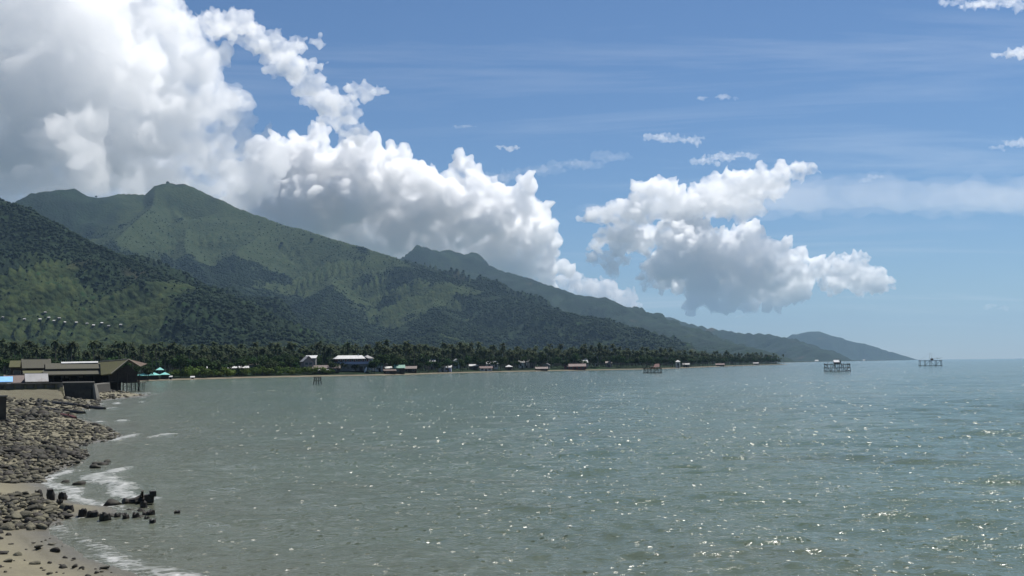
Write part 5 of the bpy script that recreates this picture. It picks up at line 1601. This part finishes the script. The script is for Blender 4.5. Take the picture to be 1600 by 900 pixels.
# ragged white cap above it
make_cloud('ragged_cloud', [
    (940, 340, 20, D3), (975, 335, 26, D3), (1010, 325, 32, D3), (1015, 300, 18, D3), (1045, 296, 14, D3), (1060, 322, 36, D3), (1110, 310, 34, D3), (1150, 292, 30, D3),
    (1200, 282, 26, D3), (1240, 270, 18, D3), (1270, 262, 10, D3), (1150, 325, 28, D3), (970, 375, 26, D3), (950, 408, 20, D3), (1000, 370, 30, D3), (930, 385, 12, D3), (1200, 300, 22, D3)],
    CLOUD_MID, 'ragged white cloud cap with a swept-back top above the lumpy cumulus', 2.1, (14, 7), seed=21, rough=0.34, stretch=(1.35, 0.8), wisp=0.3)
make_cloud('low_cloud', [(945, 455, 22, 31000), (975, 468, 18, 31000), (915, 450, 18, 31000), (995, 480, 9, 31000), (890, 440, 18, 31000)],
    CLOUD_MID, 'low white cloud scraps sitting on the far ridge line', 1.6, (14, 6), seed=23, stretch=(1.2, 0.9))
# veil of thin cloud to the right
make_cloud('cloud_veil', [(1120 + 62 * i, 312 - 3 * (i % 3), 40, 26000) for i in range(10)] + [(930 + 60 * i, 330, 22, 26000) for i in range(5)],
    CLOUD_VEIL, 'long thin flat veil of cloud stretching out to the right', 5.0, (8, 5), seed=25, rough=0.15, stretch=(3.2, 0.7))
make_cloud('cloud_streak', [(770 + 30 * i, 276 - 5 * i + 6 * (i % 2), 15, 24000) for i in range(7)],
    CLOUD_STREAK, 'thin slanting streak of cloud above the heaped cumulus bank', 2.0, (8, 5), seed=27, rough=0.3, stretch=(2.0, 0.5))
PUFFS = [
    ([(1025, 213, 11), (1050, 219, 13), (1080, 219, 11)], 'small ragged cloud scrap high above the ragged cap'),
    ([(1100, 252, 12), (1130, 246, 14), (1165, 243, 10)], 'flat white cloud wisp just above the swept-back cap'),
    ([(1098, 153, 7), (1130, 151, 8), (1150, 154, 4)], 'tiny cloud wisp in open blue sky, highest of the three right of centre'),
    ([(785, 229, 6), (800, 231, 8)], 'tiny bright cloud tuft above the middle of the cumulus bank'),
    ([(1580, 84, 11), (1600, 82, 14)], 'small white cloud at the right edge of the sky, high up'),
    ([(1555, 231, 8), (1590, 224, 12)], 'pair of small cloud tufts at the right edge, halfway up the sky'),
    ([(1490, 4, 10), (1525, 8, 14), (1560, 2, 16), (1590, 8, 14)], 'broken cloud along the top right corner of the sky'),
    ([(1548, 478, 7), (1566, 481, 6)], 'faint low cloud tuft over the sea to the right'),
    ([(1155, 495, 5), (1165, 495, 4)], 'tiny cloud tuft hanging under the lumpy cumulus'),
    ([(718, 198, 6), (732, 197, 5)], 'tiny cloud tuft high over the cumulus bank'),
    ([(1350, 282, 6), (1368, 277, 7)], 'small cloud tuft on top of the thin veil'),
]
for i, (bl, lab) in enumerate(PUFFS):
    make_cloud('cloud_puff', [(x, y, r, 24000) for x, y, r in bl], CLOUD_MID if i in (3, 4) else CLOUD_THIN, lab, 1.2, (10, 5), seed=40 + i, rough=0.4, stretch=(1.7, 0.5), wisp=0.3)

# ------------------------------------------------------------------ the air
def build_haze():
    s = 31000.0; z0, z1 = -5.0, 1180.0
    v = [(x, y, z) for z in (z0, z1) for x, y in ((-s, -s), (s, -s), (s, s), (-s, s))]
    f = [(0, 3, 2, 1), (4, 5, 6, 7), (0, 1, 5, 4), (1, 2, 6, 5), (2, 3, 7, 6), (3, 0, 4, 7)]
    me = mesh_np('haze', v, f, False)
    t = NT('haze_air')
    p = t.n('VolumePrincipled')
    p.inputs['Color'].default_value = (0.36, 0.55, 0.77, 1)
    p.inputs['Density'].default_value = HAZE_DENSITY
    p.inputs['Anisotropy'].default_value = 0.2
    t.l(p.outputs[0], t.out.inputs['Volume'])
    tag(link('haze', me, t.m), 'pale blue sea haze filling the air over the bay', 'haze', kind='stuff')


HAZE_DENSITY = 3.6e-5
build_haze()
